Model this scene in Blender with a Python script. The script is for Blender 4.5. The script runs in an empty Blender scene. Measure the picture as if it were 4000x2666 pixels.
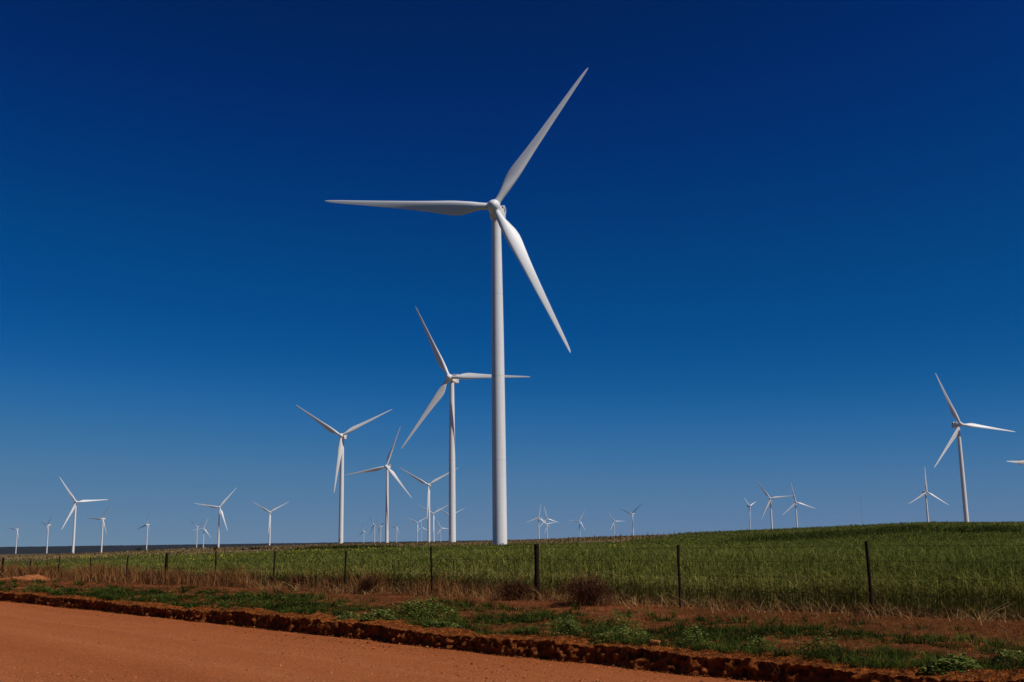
import bpy, bmesh, math, random
import numpy as np
from mathutils import Vector, Matrix, Quaternion

random.seed(7)
RNG = np.random.default_rng(11)
scene = bpy.context.scene
COL = scene.collection
R = math.radians

# ------------------------------------------------------------------ helpers
def tag(o, label=None, cat=None, group=None, kind=None):
    if label: o['label'] = label
    if cat: o['category'] = cat
    if group: o['group'] = group
    if kind: o['kind'] = kind
    return o

def link(o, parent=None):
    COL.objects.link(o)
    if parent is not None: o.parent = parent
    return o

def empty(name, loc=(0, 0, 0), rz=0):
    o = bpy.data.objects.new(name, None)
    o.empty_display_size = 1
    o.location = loc; o.rotation_euler = (0, 0, rz)
    return link(o)

def mesh_np(name, verts, faces, mat, parent=None, smooth=False, attrs=None, loc=None):
    """verts (n,3), faces (m,k) all of one size; attrs: dict name -> (n,) floats"""
    verts = np.asarray(verts, np.float32); faces = np.asarray(faces, np.int32)
    me = bpy.data.meshes.new(name)
    me.vertices.add(len(verts)); me.vertices.foreach_set('co', verts.ravel())
    m, k = faces.shape
    me.loops.add(m * k); me.loops.foreach_set('vertex_index', faces.ravel())
    me.polygons.add(m)
    me.polygons.foreach_set('loop_start', np.arange(0, m * k, k, dtype=np.int32))
    me.polygons.foreach_set('loop_total', np.full(m, k, np.int32))
    me.polygons.foreach_set('use_smooth', np.full(m, smooth, bool))
    for an, av in (attrs or {}).items():
        a = me.attributes.new(an, 'FLOAT', 'POINT')
        a.data.foreach_set('value', np.asarray(av, np.float32))
    me.update(calc_edges=True)
    if mat: me.materials.append(mat)
    o = bpy.data.objects.new(name, me)
    if loc is not None: o.location = loc
    return link(o, parent)

def mesh_bm(name, bm, mat, parent=None, smooth=True, angle=None):
    me = bpy.data.meshes.new(name)
    bm.normal_update(); bm.to_mesh(me); bm.free()
    for p in me.polygons: p.use_smooth = smooth
    if smooth and angle is not None:
        me.set_sharp_from_angle(angle=angle)
    if mat: me.materials.append(mat)
    return link(bpy.data.objects.new(name, me), parent)

def grid_faces(nu, nv):
    i = np.arange(nu - 1)[:, None] * nv + np.arange(nv - 1)[None, :]
    return np.stack([i, i + nv, i + nv + 1, i + 1], -1).reshape(-1, 4)

def _hash(ix, iy, seed):
    h = (ix.astype(np.int64) * 374761393 + iy.astype(np.int64) * 668265263 + seed * 1442695041) & 0xffffffff
    h = ((h ^ (h >> 13)) * 1274126177) & 0xffffffff
    h = h ^ (h >> 16)
    return (h & 0xffff) / 65535.0

def vnoise(x, y, seed=0):
    x = np.asarray(x, float); y = np.asarray(y, float)
    ix = np.floor(x); iy = np.floor(y); fx = x - ix; fy = y - iy
    fx = fx * fx * (3 - 2 * fx); fy = fy * fy * (3 - 2 * fy)
    a = _hash(ix, iy, seed); b = _hash(ix + 1, iy, seed); c = _hash(ix, iy + 1, seed); d = _hash(ix + 1, iy + 1, seed)
    return (a * (1 - fx) + b * fx) * (1 - fy) + (c * (1 - fx) + d * fx) * fy      # 0..1

def fbm(x, y, seed=0, oct=4, gain=.5):
    s = 0; a = 1; t = 0
    for o in range(oct):
        s = s + a * vnoise(x * 2 ** o + 17.3 * o, y * 2 ** o - 9.1 * o, seed + o); t += a; a *= gain
    return s / t

def smooth(a, b, x):
    t = np.clip((np.asarray(x, float) - a) / (b - a), 0, 1); return t * t * (3 - 2 * t)

# ------------------------------------------------------------------ materials
def mat(name):
    m = bpy.data.materials.new(name); m.use_nodes = True
    nt = m.node_tree; b = nt.nodes['Principled BSDF']
    b.inputs['Specular IOR Level'].default_value = .3
    return m, nt, b

def N(nt, typ, **kw):
    n = nt.nodes.new(typ)
    for k, v in kw.items():
        if k in n.inputs: n.inputs[k].default_value = v
        else: setattr(n, k, v)
    return n

def ramp(nt, stops, fac=None, interp='LINEAR'):
    n = nt.nodes.new('ShaderNodeValToRGB'); cr = n.color_ramp; cr.interpolation = interp
    while len(cr.elements) > 1: cr.elements.remove(cr.elements[-1])
    cr.elements[0].position = stops[0][0]; cr.elements[0].color = tuple(stops[0][1]) + (1,)
    for p, c in stops[1:]:
        e = cr.elements.new(p); e.color = tuple(c) + (1,)
    if fac is not None: nt.links.new(fac, n.inputs[0])
    return n

def mixc(nt, fac, a, b, mode='MIX'):
    n = nt.nodes.new('ShaderNodeMix'); n.data_type = 'RGBA'; n.blend_type = mode
    for s, v in ((0, fac), (6, a), (7, b)):
        if hasattr(v, 'is_output'): nt.links.new(v, n.inputs[s])
        elif s == 0: n.inputs[0].default_value = v
        else: n.inputs[s].default_value = tuple(v) + (1,)
    return n.outputs[2]

def noise(nt, scale, detail=4, rough=.6, vec=None, dist=0):
    n = N(nt, 'ShaderNodeTexNoise', Scale=scale, Detail=detail, Roughness=rough, Distortion=dist)
    if vec is not None: nt.links.new(vec, n.inputs['Vector'])
    return n.outputs[0]

def bump(nt, b, height, strength, dist):
    n = N(nt, 'ShaderNodeBump', Strength=strength, Distance=dist)
    nt.links.new(height, n.inputs['Height']); nt.links.new(n.outputs[0], b.inputs['Normal'])

def wpos(nt):
    return N(nt, 'ShaderNodeNewGeometry').outputs['Position']

def objpos(nt):
    return N(nt, 'ShaderNodeTexCoord').outputs['Object']

def mat_white():
    m, nt, b = mat('white_paint')
    p = objpos(nt)
    mp = N(nt, 'ShaderNodeMapping'); mp.inputs['Scale'].default_value = (1, 1, .12)
    nt.links.new(p, mp.inputs[0])
    n1 = noise(nt, .5, 5, .6, mp.outputs[0])
    c = ramp(nt, [(.35, (.70, .69, .68)), (.65, (.765, .755, .745))], n1)
    nt.links.new(c.outputs[0], b.inputs['Base Color'])
    b.inputs['Roughness'].default_value = .45
    return m

def mat_tower():
    m, nt, b = mat('tower_paint')
    p = objpos(nt)
    sep = N(nt, 'ShaderNodeSeparateXYZ'); nt.links.new(p, sep.inputs[0])
    # weld seams between the rolled cans, every 2.9 m, fine and a little paler
    md = N(nt, 'ShaderNodeMath', operation='MODULO'); nt.links.new(sep.outputs[2], md.inputs[0]); md.inputs[1].default_value = 2.9
    lt = N(nt, 'ShaderNodeMath', operation='LESS_THAN'); nt.links.new(md.outputs[0], lt.inputs[0]); lt.inputs[1].default_value = .14
    mp = N(nt, 'ShaderNodeMapping'); mp.inputs['Scale'].default_value = (1, 1, .08); nt.links.new(p, mp.inputs[0])
    n1 = noise(nt, .9, 6, .65, mp.outputs[0])
    c = ramp(nt, [(.3, (.66, .65, .645)), (.7, (.75, .74, .735))], n1)
    nz = noise(nt, .6, 2, .5, p)
    ml = N(nt, 'ShaderNodeMath', operation='MULTIPLY'); nt.links.new(lt.outputs[0], ml.inputs[0]); nt.links.new(nz, ml.inputs[1])
    out = mixc(nt, ml.outputs[0], c.outputs[0], (.80, .79, .78))
    # dark joint line where the big tower sections are bolted together
    m2 = N(nt, 'ShaderNodeMath', operation='MODULO'); nt.links.new(sep.outputs[2], m2.inputs[0]); m2.inputs[1].default_value = 22.4
    l2 = N(nt, 'ShaderNodeMath', operation='LESS_THAN'); nt.links.new(m2.outputs[0], l2.inputs[0]); l2.inputs[1].default_value = .16
    out = mixc(nt, l2.outputs[0], out, (.56, .55, .54))
    nt.links.new(out, b.inputs['Base Color'])
    b.inputs['Roughness'].default_value = .42
    return m

def mat_plain(name, col, rough=.7, var=.25, scale=6):
    m, nt, b = mat(name)
    n1 = noise(nt, scale, 4, .6, objpos(nt))
    c = ramp(nt, [(.3, [v * (1 - var) for v in col]), (.7, [min(1, v * (1 + var)) for v in col])], n1)
    nt.links.new(c.outputs[0], b.inputs['Base Color']); b.inputs['Roughness'].default_value = rough; b.inputs['Specular IOR Level'].default_value = .06
    return m

def mat_leaf(name, stops, trans=.25, rough=.55, spec=.3):
    """colour from the per-plant attribute 'tint'; a little light passes through the blade"""
    m, nt, b = mat(name)
    a = N(nt, 'ShaderNodeAttribute', attribute_name='tint')
    c = ramp(nt, stops, a.outputs['Fac'])
    nt.links.new(c.outputs[0], b.inputs['Base Color'])
    b.inputs['Roughness'].default_value = rough; b.inputs['Specular IOR Level'].default_value = spec
    t = N(nt, 'ShaderNodeBsdfTranslucent'); nt.links.new(c.outputs[0], t.inputs[0])
    mx = N(nt, 'ShaderNodeMixShader'); mx.inputs[0].default_value = trans
    nt.links.new(b.outputs[0], mx.inputs[1]); nt.links.new(t.outputs[0], mx.inputs[2])
    nt.links.new(mx.outputs[0], nt.nodes['Material Output'].inputs[0])
    return m

def mat_road():
    m, nt, b = mat('gravel_road')
    p = wpos(nt)
    big = noise(nt, .35, 4, .55, p); mid = noise(nt, 3.5, 4, .6, p); fine = noise(nt, 26, 4, .75, p)
    # long faint wheel bands running along the road
    mp = N(nt, 'ShaderNodeMapping'); mp.vector_type = 'TEXTURE'
    mp.inputs['Rotation'].default_value = (0, 0, R(40.28)); mp.inputs['Scale'].default_value = (.55, 16, 1)
    nt.links.new(p, mp.inputs[0]); band = noise(nt, 1.0, 4, .55, mp.outputs[0])
    c = ramp(nt, [(.3, (.300, .082, .024)), (.55, (.375, .108, .033)), (.75, (.44, .14, .047))], mid).outputs[0]
    c = mixc(nt, .65, c, ramp(nt, [(.34, (.235, .062, .018)), (.5, (.36, .104, .032)), (.66, (.47, .155, .055))], band).outputs[0])
    c = mixc(nt, .35, c, ramp(nt, [(.35, (.29, .080, .024)), (.65, (.44, .138, .046))], big).outputs[0])
    c = mixc(nt, .6, c, ramp(nt, [(.34, (.11, .032, .012)), (.46, (.34, .098, .030)), (.56, (.40, .120, .038)), (.68, (.58, .215, .085))], fine).outputs[0])
    def stones_in(c, scale, rad, thr):
        v = N(nt, 'ShaderNodeTexVoronoi', Scale=scale, Randomness=1.0); nt.links.new(p, v.inputs['Vector'])
        sel = N(nt, 'ShaderNodeSeparateColor'); nt.links.new(v.outputs['Color'], sel.inputs[0])
        r1 = N(nt, 'ShaderNodeMath', operation='LESS_THAN'); nt.links.new(v.outputs['Distance'], r1.inputs[0]); r1.inputs[1].default_value = rad
        r2 = N(nt, 'ShaderNodeMath', operation='GREATER_THAN'); nt.links.new(sel.outputs[0], r2.inputs[0]); r2.inputs[1].default_value = thr
        an = N(nt, 'ShaderNodeMath', operation='MULTIPLY'); nt.links.new(r1.outputs[0], an.inputs[0]); nt.links.new(r2.outputs[0], an.inputs[1])
        sc = ramp(nt, [(0, (.05, .018, .010)), (.4, (.16, .05, .02)), (.7, (.44, .15, .052)), (1, (.62, .32, .15))], sel.outputs[1]).outputs[0]
        return mixc(nt, an.outputs[0], c, sc), an.outputs[0]
    tr = N(nt, 'ShaderNodeAttribute', attribute_name='track').outputs['Fac']; lo = N(nt, 'ShaderNodeAttribute', attribute_name='loose').outputs['Fac']
    t5 = N(nt, 'ShaderNodeMath', operation='MULTIPLY', use_clamp=True); nt.links.new(tr, t5.inputs[0]); t5.inputs[1].default_value = .45
    l5 = N(nt, 'ShaderNodeMath', operation='MULTIPLY', use_clamp=True); nt.links.new(lo, l5.inputs[0]); l5.inputs[1].default_value = .40
    c = mixc(nt, t5.outputs[0], c, (.45, .155, .060)); c = mixc(nt, l5.outputs[0], c, (.29, .075, .021))
    c, s1 = stones_in(c, 24.0, .30, .62)
    c, s2 = stones_in(c, 10.0, .20, .74)
    nt.links.new(c, b.inputs['Base Color']); b.inputs['Roughness'].default_value = 1; b.inputs['Specular IOR Level'].default_value = .03
    h = N(nt, 'ShaderNodeMath', operation='MULTIPLY_ADD'); nt.links.new(s1, h.inputs[0]); h.inputs[1].default_value = .5; nt.links.new(fine, h.inputs[2])
    bump(nt, b, h.outputs[0], 1.0, .03)
    return m

def mat_soil():
    m, nt, b = mat('red_soil')
    p = wpos(nt)
    n1 = noise(nt, 1.1, 5, .6, p); n2 = noise(nt, 9, 4, .65, p); n3 = noise(nt, 55, 3, .7, p)
    a = N(nt, 'ShaderNodeAttribute', attribute_name='cover')     # litter and dead thatch lying on the soil
    k = N(nt, 'ShaderNodeAttribute', attribute_name='damp')      # fresh, darker orange subsoil of the cut bank
    c = ramp(nt, [(.3, (.14, .036, .009)), (.5, (.22, .058, .015)), (.72, (.33, .098, .030))], n1).outputs[0]
    c = mixc(nt, .45, c, ramp(nt, [(.34, (.07, .022, .008)), (.5, (.21, .062, .020)), (.70, (.38, .125, .044))], n2).outputs[0])
    c = mixc(nt, .3, c, ramp(nt, [(.35, (.10, .032, .012)), (.65, (.38, .13, .048))], n3).outputs[0])
    c = mixc(nt, a.outputs['Fac'], c, ramp(nt, [(.3, (.040, .014, .004)), (.5, (.115, .038, .010)), (.7, (.21, .080, .023))], n2).outputs[0])
    c = mixc(nt, k.outputs['Fac'], c, ramp(nt, [(.34, (.05, .014, .004)), (.48, (.19, .052, .011)), (.6, (.30, .086, .018)), (.74, (.44, .145, .034))], n2).outputs[0])
    nt.links.new(c, b.inputs['Base Color']); b.inputs['Roughness'].default_value = 1; b.inputs['Specular IOR Level'].default_value = .05
    ad = N(nt, 'ShaderNodeMath', operation='MULTIPLY_ADD'); nt.links.new(n3, ad.inputs[0]); ad.inputs[1].default_value = .35; nt.links.new(n2, ad.inputs[2])
    bump(nt, b, ad.outputs[0], 1.0, .09)
    return m

def mat_ground():
    m, nt, b = mat('field_ground')
    p = wpos(nt)
    crop = N(nt, 'ShaderNodeAttribute', attribute_name='crop').outputs['Fac']
    scrub_and_bounce_cut = N(nt, 'ShaderNodeAttribute', attribute_name='scrub_and_bounce_cut').outputs['Fac']
    n1 = noise(nt, .03, 5, .6, p); n2 = noise(nt, .35, 5, .65, p); n3 = noise(nt, 3, 4, .7, p)
    pas = ramp(nt, [(.3, (.135, .085, .034)), (.5, (.20, .132, .055)), (.62, (.16, .125, .045)), (.75, (.24, .165, .075))], n1).outputs[0]
    pas = mixc(nt, .5, pas, ramp(nt, [(.3, (.085, .06, .022)), (.5, (.19, .13, .052)), (.7, (.27, .19, .085))], n2).outputs[0])
    pas = mixc(nt, .35, pas, ramp(nt, [(.3, (.07, .05, .018)), (.7, (.28, .20, .09))], n3).outputs[0])
    cr = ramp(nt, [(.3, (.026, .030, .008)), (.5, (.042, .046, .012)), (.7, (.062, .060, .018))], n2).outputs[0]  # soil under the crop, darkened to deepen shaded gaps and lower bounced light
    cr = mixc(nt, .4, cr, ramp(nt, [(.3, (.018, .022, .006)), (.7, (.075, .080, .024))], n3).outputs[0])
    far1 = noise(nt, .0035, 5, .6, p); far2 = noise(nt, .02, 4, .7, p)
    sc = ramp(nt, [(.35, (.014, .018, .022)), (.5, (.022, .026, .030)), (.65, (.034, .034, .036))], far1).outputs[0]  # blue of the distant air is mixed into the scrub colour
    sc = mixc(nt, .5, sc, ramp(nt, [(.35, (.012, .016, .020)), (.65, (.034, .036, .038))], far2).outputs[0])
    c = mixc(nt, crop, pas, cr); c = mixc(nt, scrub_and_bounce_cut, c, sc)
    nt.links.new(c, b.inputs['Base Color']); b.inputs['Roughness'].default_value = 1; b.inputs['Specular IOR Level'].default_value = .05
    return m

M = dict(
    white=mat_white(), tower=mat_tower(), road=mat_road(), soil=mat_soil(), ground=mat_ground(),
    seam=mat_plain('root_seal', (.16, .155, .15), .6, .2, 3),
    grille=mat_plain('cooler_grille', (.03, .03, .035), .6, .3, 8),
    steel=mat_plain('galvanised_steel', (.28, .28, .28), .5, .2, 3),
    wire=mat_plain('rusty_wire', (.10, .045, .025), .7, .3, 9),
    post=mat_plain('weathered_post_wood', (.020, .012, .009), .9, .5, 14),
    thick=mat_plain('tarred_post_wood', (.020, .010, .008), .85, .4, 10),
    stone=mat_plain('red_stone', (.30, .105, .036), .95, .35, 16),
    pale_stone=mat_plain('pale_stone', (.30, .22, .17), .9, .3, 20),
    mound=mat_plain('loose_red_soil', (.29, .100, .036), 1, .3, 5),
    bird=mat_plain('brown_feathers', (.030, .016, .010), .8, .5, 40),
    birdbelly=mat_plain('bill_horn', (.05, .04, .03), .5, .2, 40),
    crop=mat_leaf('green_cereal', [(0, (.034, .047, .009)), (.3, (.106, .124, .021)), (.55, (.180, .188, .036)), (.8, (.28, .25, .062)), (.9, (.38, .30, .105)), (1, (.46, .33, .14))], .3, .7, .06),
    dry=mat_leaf('dry_grass', [(0, (.055, .020, .009)), (.35, (.165, .066, .022)), (.65, (.31, .145, .046)), (.85, (.42, .24, .09)), (1, (.50, .34, .16))], .25, .8, .1),
    weed=mat_leaf('green_weed', [(0, (.014, .022, .004)), (.35, (.042, .060, .009)), (.6, (.088, .118, .018)), (.8, (.15, .18, .036)), (1, (.22, .23, .07))], .25, .8, .04),
    twig=mat_leaf('dead_shrub_twig', [(0, (.030, .011, .007)), (.5, (.090, .032, .016)), (.85, (.16, .062, .030)), (1, (.26, .13, .07))], .1, .9, .05),
    flower=mat_leaf('yellow_flower', [(0, (.45, .42, .03)), (1, (.62, .56, .06))], .3, .6, .2),
    pasture=mat_leaf('brown_pasture', [(0, (.07, .048, .018)), (.5, (.18, .12, .048)), (.8, (.26, .18, .08)), (1, (.16, .15, .05))], .2, .7, .2),
    bush=mat_leaf('dark_bush', [(0, (.010, .014, .008)), (1, (.035, .042, .020))], .1, .7, .2),
)

# ------------------------------------------------------------------ layout
EYE = 1.7
U = np.array([-0.64659, 0.76284])          # along the road, away from the camera
Nn = np.array([0.76284, 0.64659])          # across the road, into the field
V_EDGE, V_FENCE = 11.2, 18.7
def uv(u, v): return U * u + Nn * v

# ground profiles: azimuth (deg, 0 = straight ahead) -> (distance, height)
PROF = [
 (-75, [(20,.2),(80,.1),(150,-.8),(250,-2.2),(320,-2.2),(420,-1.5),(600,-5),(1000,-12)]),
 (-29.4, [(20,.25),(80,.10),(150,-.8),(250,-2.2),(320,-2.2),(420,-.8),(600,-4),(1000,-10)]),
 (-25.2, [(20,.25),(80,.13),(150,-.6),(250,-1.8),(310,-1.7),(420,-.25),(600,-3),(1000,-9)]),
 (-19.5, [(20,.25),(80,.2),(150,-.3),(250,-1.0),(310,-.3),(420,.85),(600,-1),(1000,-6)]),
 (-13.3, [(20,.25),(80,.25),(150,0),(220,-.1),(300,.6),(420,1.8),(600,1.5),(1000,-2)]),
 (-9.06, [(20,.25),(80,.25),(150,.1),(240,.2),(300,.9),(500,2.2),(890,3.3),(1100,2.6)]),
 (-3.36, [(20,.25),(80,.25),(150,.2),(260,.5),(400,1.2),(590,2.6),(800,2.6),(1100,1.5)]),
 (-.82, [(20,.25),(80,.25),(150,.25),(282,.6),(400,1.6),(600,3.2),(800,3.2),(1100,2)]),
 (5.2, [(20,.25),(80,.3),(150,.4),(220,1.0),(300,2.3),(500,4.1),(700,4),(1100,2)]),
 (12.8, [(20,.25),(60,.25),(100,.3),(180,1.5),(350,4.0),(500,4.2),(700,3.8),(1100,2)]),
 (20.4, [(20,.25),(50,.25),(90,.4),(170,2.1),(300,4.9),(450,5.0),(700,4.4),(1100,3)]),
 (25.0, [(20,.25),(50,.25),(90,.4),(170,2.0),(280,4.2),(450,4.5),(700,4.2),(1100,3)]),
 (35.0, [(20,.25),(50,.25),(90,.4),(170,1.8),(280,3.6),(450,4.0),(700,4.0),(1100,3)]),
 (75.0, [(20,.25),(50,.25),(90,.3),(170,1.0),(280,2.0),(450,2.5),(700,3.0),(1100,3)]),
]
_DG = np.exp(np.linspace(math.log(15), math.log(1100), 160))
_AZ = np.array([p[0] for p in PROF])
def _prof(k):
    d, z = np.array(k).T
    zz = np.interp(np.log(_DG), np.log(d), z)
    ker = np.hanning(17); ker /= ker.sum()
    return np.convolve(np.pad(zz, 8, mode='edge'), ker, 'valid')
_ZG = np.array([_prof(p[1]) for p in PROF])
_azf = np.linspace(-75, 75, 601)
_ZF = np.array([np.interp(_azf, _AZ, _ZG[:, j]) for j in range(len(_DG))]).T
_k = np.hanning(13); _k /= _k.sum()
_ZF = np.apply_along_axis(lambda c: np.convolve(np.pad(c, 6, mode='edge'), _k, 'valid'), 0, _ZF)

HUB = 91.0
# x, y, hub height, yaw, rotor angle, height at which the tower foot shows in the photograph
TURB = {
'a':(-1992.3,4368.3,84.7,-.179,.651,-14.4),'b':(-1523.0,3560.0,81.0,-.742,.759,-8.7),'c':(-685.4,1697.3,74.2,.549,1.489,-2.3),
'd':(-1051.8,2783.5,77.8,-.304,.56,-3.6),'e':(-1234.9,3667.8,80.2,-.57,.205,-.1),'f':(-1362.7,4682.8,90.8,-.463,1.198,2.9),
'g':(-1250.0,4387.6,77.1,.164,.364,2.7),'h':(-551.0,2032.8,75.2,.163,.688,3.5),'i':(-540.1,2407.5,76.4,.052,1.074,4.8),
'j':(-140.7,884.2,90.2,-.106,1.123,3.6),'k':(-139.8,1194.1,86.7,-.177,.339,4.4),'l':(-117.1,1491.1,81.9,-.069,1.071,4.7),
'm':(-834.2,6036.2,77.8,-.481,1.91,14.1),'n':(-570.3,4443.6,82.8,-.63,1.485,11.5),'o':(-588.0,4789.8,83.2,-.915,1.246,12.5),
'p':(-648.7,6001.0,98.3,-.226,.572,14.1),'q':(-361.8,4062.1,80.7,.136,1.034,9.6),'r':(-612.9,7190.3,112.3,.397,2.02,17.2),
's':(-211.8,2855.1,80.8,.012,1.058,6.7),'t':(-404.8,5971.7,88.1,.497,1.658,13.1),'u':(-185.2,3145.7,81.8,.014,1.11,7.7),
'v':(-33.9,593.5,92.6,-.284,1.636,2.9),'main':(-3.9,286.5,92.3,-.134,.601,1.2),'w':(81.2,3669.3,85.0,.15,.191,14.8),
'x':(119.9,4060.7,89.6,.365,1.886,16.3),'y':(155.1,5238.5,89.8,.34,1.374,20.5),'z':(269.5,4525.5,90.2,.044,.544,20.6),
'aa':(443.8,4859.3,90.8,.179,1.549,25.3),'bb':(372.3,3430.0,87.9,-.614,.891,20.2),'cc':(862.9,3999.3,123.9,.829,1.201,33.0),
'dd':(522.1,2215.5,84.4,-.243,1.482,22.0),'ee':(659.6,2549.6,86.9,-.002,1.916,25.7),'ff':(376.8,909.4,95.1,.113,1.721,12.8),
'gg':(766.9,2023.7,85.0,.204,.036,27.4),'hh':(557.3,1177.0,80.9,.61,.5,20.2)}
_FP = np.array([(t[0], t[1], min(t[2] - HUB, t[5] - .8)) for t in TURB.values() if math.hypot(t[0], t[1]) > 1300])
_FP = np.vstack([_FP, [(x, 3500, -8) for x in (-4000, -3000, 1800, 3000, 4200)] + [(0, -3000, -4), (-3000, 0, -10), (3000, 0, 0)]])

def terrain(x, y):
    x = np.asarray(x, float); y = np.asarray(y, float)
    d = np.hypot(x, y) + 1e-6
    az = np.degrees(np.arctan2(x, y)); az = np.clip(az, -74.9, 74.9)
    fa = (az + 75) / 150 * 600; fd = np.interp(np.log(d), np.log(_DG), np.arange(len(_DG)))
    ia = np.minimum(fa.astype(int), 599); idd = np.minimum(fd.astype(int), len(_DG) - 2)
    ta = fa - ia; td = fd - idd
    near = (_ZF[ia, idd] * (1 - ta) + _ZF[ia + 1, idd] * ta) * (1 - td) + (_ZF[ia, idd + 1] * (1 - ta) + _ZF[ia + 1, idd + 1] * ta) * td
    num = 0; den = 0
    for px, py, pz in _FP:
        w = 1.0 / ((x - px) ** 2 + (y - py) ** 2 + 120.0 ** 2) ** 1.6
        num = num + w * pz; den = den + w
    far = num / den
    hill = smooth(7600, 11800, d)
    far = far * (1 - smooth(7000, 9000, d)) + hill * (33 + 9 * (fbm(x / 1500, y / 1500, 5, 3) - .5))
    t = smooth(950, 1400, d)
    z = near * (1 - t) + far * t
    z = z + smooth(90, 300, d) * (1 - t) * .35 * (fbm(x / 25, y / 25, 3, 3) - .5)
    return z

# ------------------------------------------------------------------ camera
cam = bpy.data.cameras.new('camera'); cam.sensor_width = 36; cam.sensor_fit = 'HORIZONTAL'
cam.lens = 36 * 4200 / 4000; cam.clip_end = 40000; cam.clip_start = .1
co = bpy.data.objects.new('camera', cam); COL.objects.link(co)
co.location = (0, 0, EYE)
co.matrix_world = Matrix.Translation((0, 0, EYE)) @ Matrix.Rotation(R(90 + 10.65), 4, 'X') @ Matrix.Rotation(R(-.8), 4, 'Z')
scene.camera = co

# ------------------------------------------------------------------ sun and sky
SUN_EL, SUN_AZ = 48.0, 116.5               # azimuth clockwise from straight ahead: right and a little behind the camera
s = Vector((math.sin(R(SUN_AZ)) * math.cos(R(SUN_EL)), math.cos(R(SUN_AZ)) * math.cos(R(SUN_EL)), math.sin(R(SUN_EL))))
sl = bpy.data.lights.new('sun', 'SUN'); sl.energy = 4.0; sl.angle = R(.5); sl.color = (1, .95, .89)
so = bpy.data.objects.new('sun', sl); COL.objects.link(so); so.rotation_euler = s.to_track_quat('Z', 'Y').to_euler()
w = bpy.data.worlds.new('World'); scene.world = w; w.use_nodes = True
nt = w.node_tree; bg = nt.nodes['Background']
sky = nt.nodes.new('ShaderNodeTexSky'); sky.sky_type = 'NISHITA'; sky.sun_disc = False
sky.sun_elevation = R(SUN_EL); sky.sun_rotation = R(SUN_AZ); sky.altitude = 0; sky.air_density = .7; sky.dust_density = 0; sky.ozone_density = 3.0
#SKYGRADE
# grade the physical sky to the deep polarised blue of the photograph, channel by channel
sc1 = nt.nodes.new('ShaderNodeMix'); sc1.data_type = 'RGBA'; sc1.blend_type = 'MULTIPLY'; sc1.inputs[0].default_value = 1
nt.links.new(sky.outputs[0], sc1.inputs[6]); sc1.inputs[7].default_value = (.1, .1, .1, 1)
cv = nt.nodes.new('ShaderNodeRGBCurve'); nt.links.new(sc1.outputs[2], cv.inputs['Color'])
SKYC = [
 [(0, 0), (.073, .0005), (.130, .001), (.1625, .002), (.206, .0065), (.278, .0262), (.42, .0704), (.61, .107), (1, .16)],
 [(0, 0), (.09, .010), (.133, .0176), (.180, .0343), (.2265, .0545), (.281, .0723), (.347, .0976), (.442, .1384), (.594, .1812), (.725, .202), (1, .25)],
 [(0, 0), (.18, .05), (.266, .107), (.302, .141), (.345, .175), (.4135, .216), (.486, .262), (.558, .296), (.641, .342), (.75, .352), (1, .36)]]
for c_, pts in zip(cv.mapping.curves, SKYC):
    c_.points[0].location = pts[0]; c_.points[1].location = pts[-1]
    for q in pts[1:-1]: c_.points.new(*q)
cv.mapping.update()
sc2 = nt.nodes.new('ShaderNodeMix'); sc2.data_type = 'RGBA'; sc2.blend_type = 'MULTIPLY'; sc2.inputs[0].default_value = 1
nt.links.new(cv.outputs[0], sc2.inputs[6]); sc2.inputs[7].default_value = (10, 10, 10, 1)
nt.links.new(sc2.outputs[2], bg.inputs[0]); bg.inputs[1].default_value = .1
#ENDGRADE
vs = scene.view_settings
scene.display_settings.display_device = 'sRGB'
vs.view_transform = 'Standard'; vs.look = 'None'; vs.exposure = 0; vs.gamma = 1

# ------------------------------------------------------------------ ground sheet
def build_ground():
    rs = np.concatenate([[.5, 2, 4, 6, 8], np.exp(np.linspace(math.log(10), math.log(7000), 230)), np.linspace(7100, 14000, 60)])
    az = np.concatenate([np.arange(-180, -34, 3.0), np.arange(-34, 34, .09), np.arange(34, 181, 3.0)])
    A, D = np.meshgrid(np.radians(az), rs, indexing='ij')
    X = np.sin(A) * D; Y = np.cos(A) * D
    Z = terrain(X, Y)
    V = X * Nn[0] + Y * Nn[1]; Uu = X * U[0] + Y * U[1]
    inroad = 1 - smooth(21.0, 22.5, V)
    inroad = inroad * smooth(-8, -6.5, V)
    Z = Z * (1 - inroad) + np.minimum(Z, -.25) * inroad
    # ragged bush tops along the far ridge
    Z += smooth(9000, 11000, D) * 5 * (np.abs(fbm(X / 60, Y / 60, 8, 2) - .5) * 2)
    azd = np.degrees(A)
    gend = np.interp(azd, [-40, -25, -19.5, -13, -9, -3.4, -.8, 2, 5.6, 8.2, 11.5, 90], [330, 326, 318, 236, 245, 275, 300, 215, 190, 290, 520, 520])
    gend = gend + 25 * (fbm(X / 30, Y / 30, 21, 3) - .5)
    crop = 1 - smooth(-6, 6, D - gend)
    scrub_and_bounce_cut = np.maximum(smooth(2600, 4200, D), np.maximum(1 - smooth(-60, -14, Y), smooth(500, 900, D) * smooth(36, 44, np.abs(azd))))  # far scrub; unseen ground behind and beside is darkened to cut bounced light
    tri = grid_faces(len(az), len(rs))
    o = mesh_np('ground', np.stack([X, Y, Z], -1).reshape(-1, 3), tri[:, ::-1], M['ground'], smooth=True, attrs={'crop': crop.ravel(), 'scrub_and_bounce_cut': scrub_and_bounce_cut.ravel()})
    tag(o, 'green and brown field land rolling out to a dark blue ridge', None, None, 'structure')
    return o
build_ground()

def bank_edge(u):
    return V_EDGE + .30 * (fbm(u / 2.3, u * 0 + 3, 31, 3) - .5) + .22 * (fbm(u / .42, u * 0 + 8, 37, 3) - .5)

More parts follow.
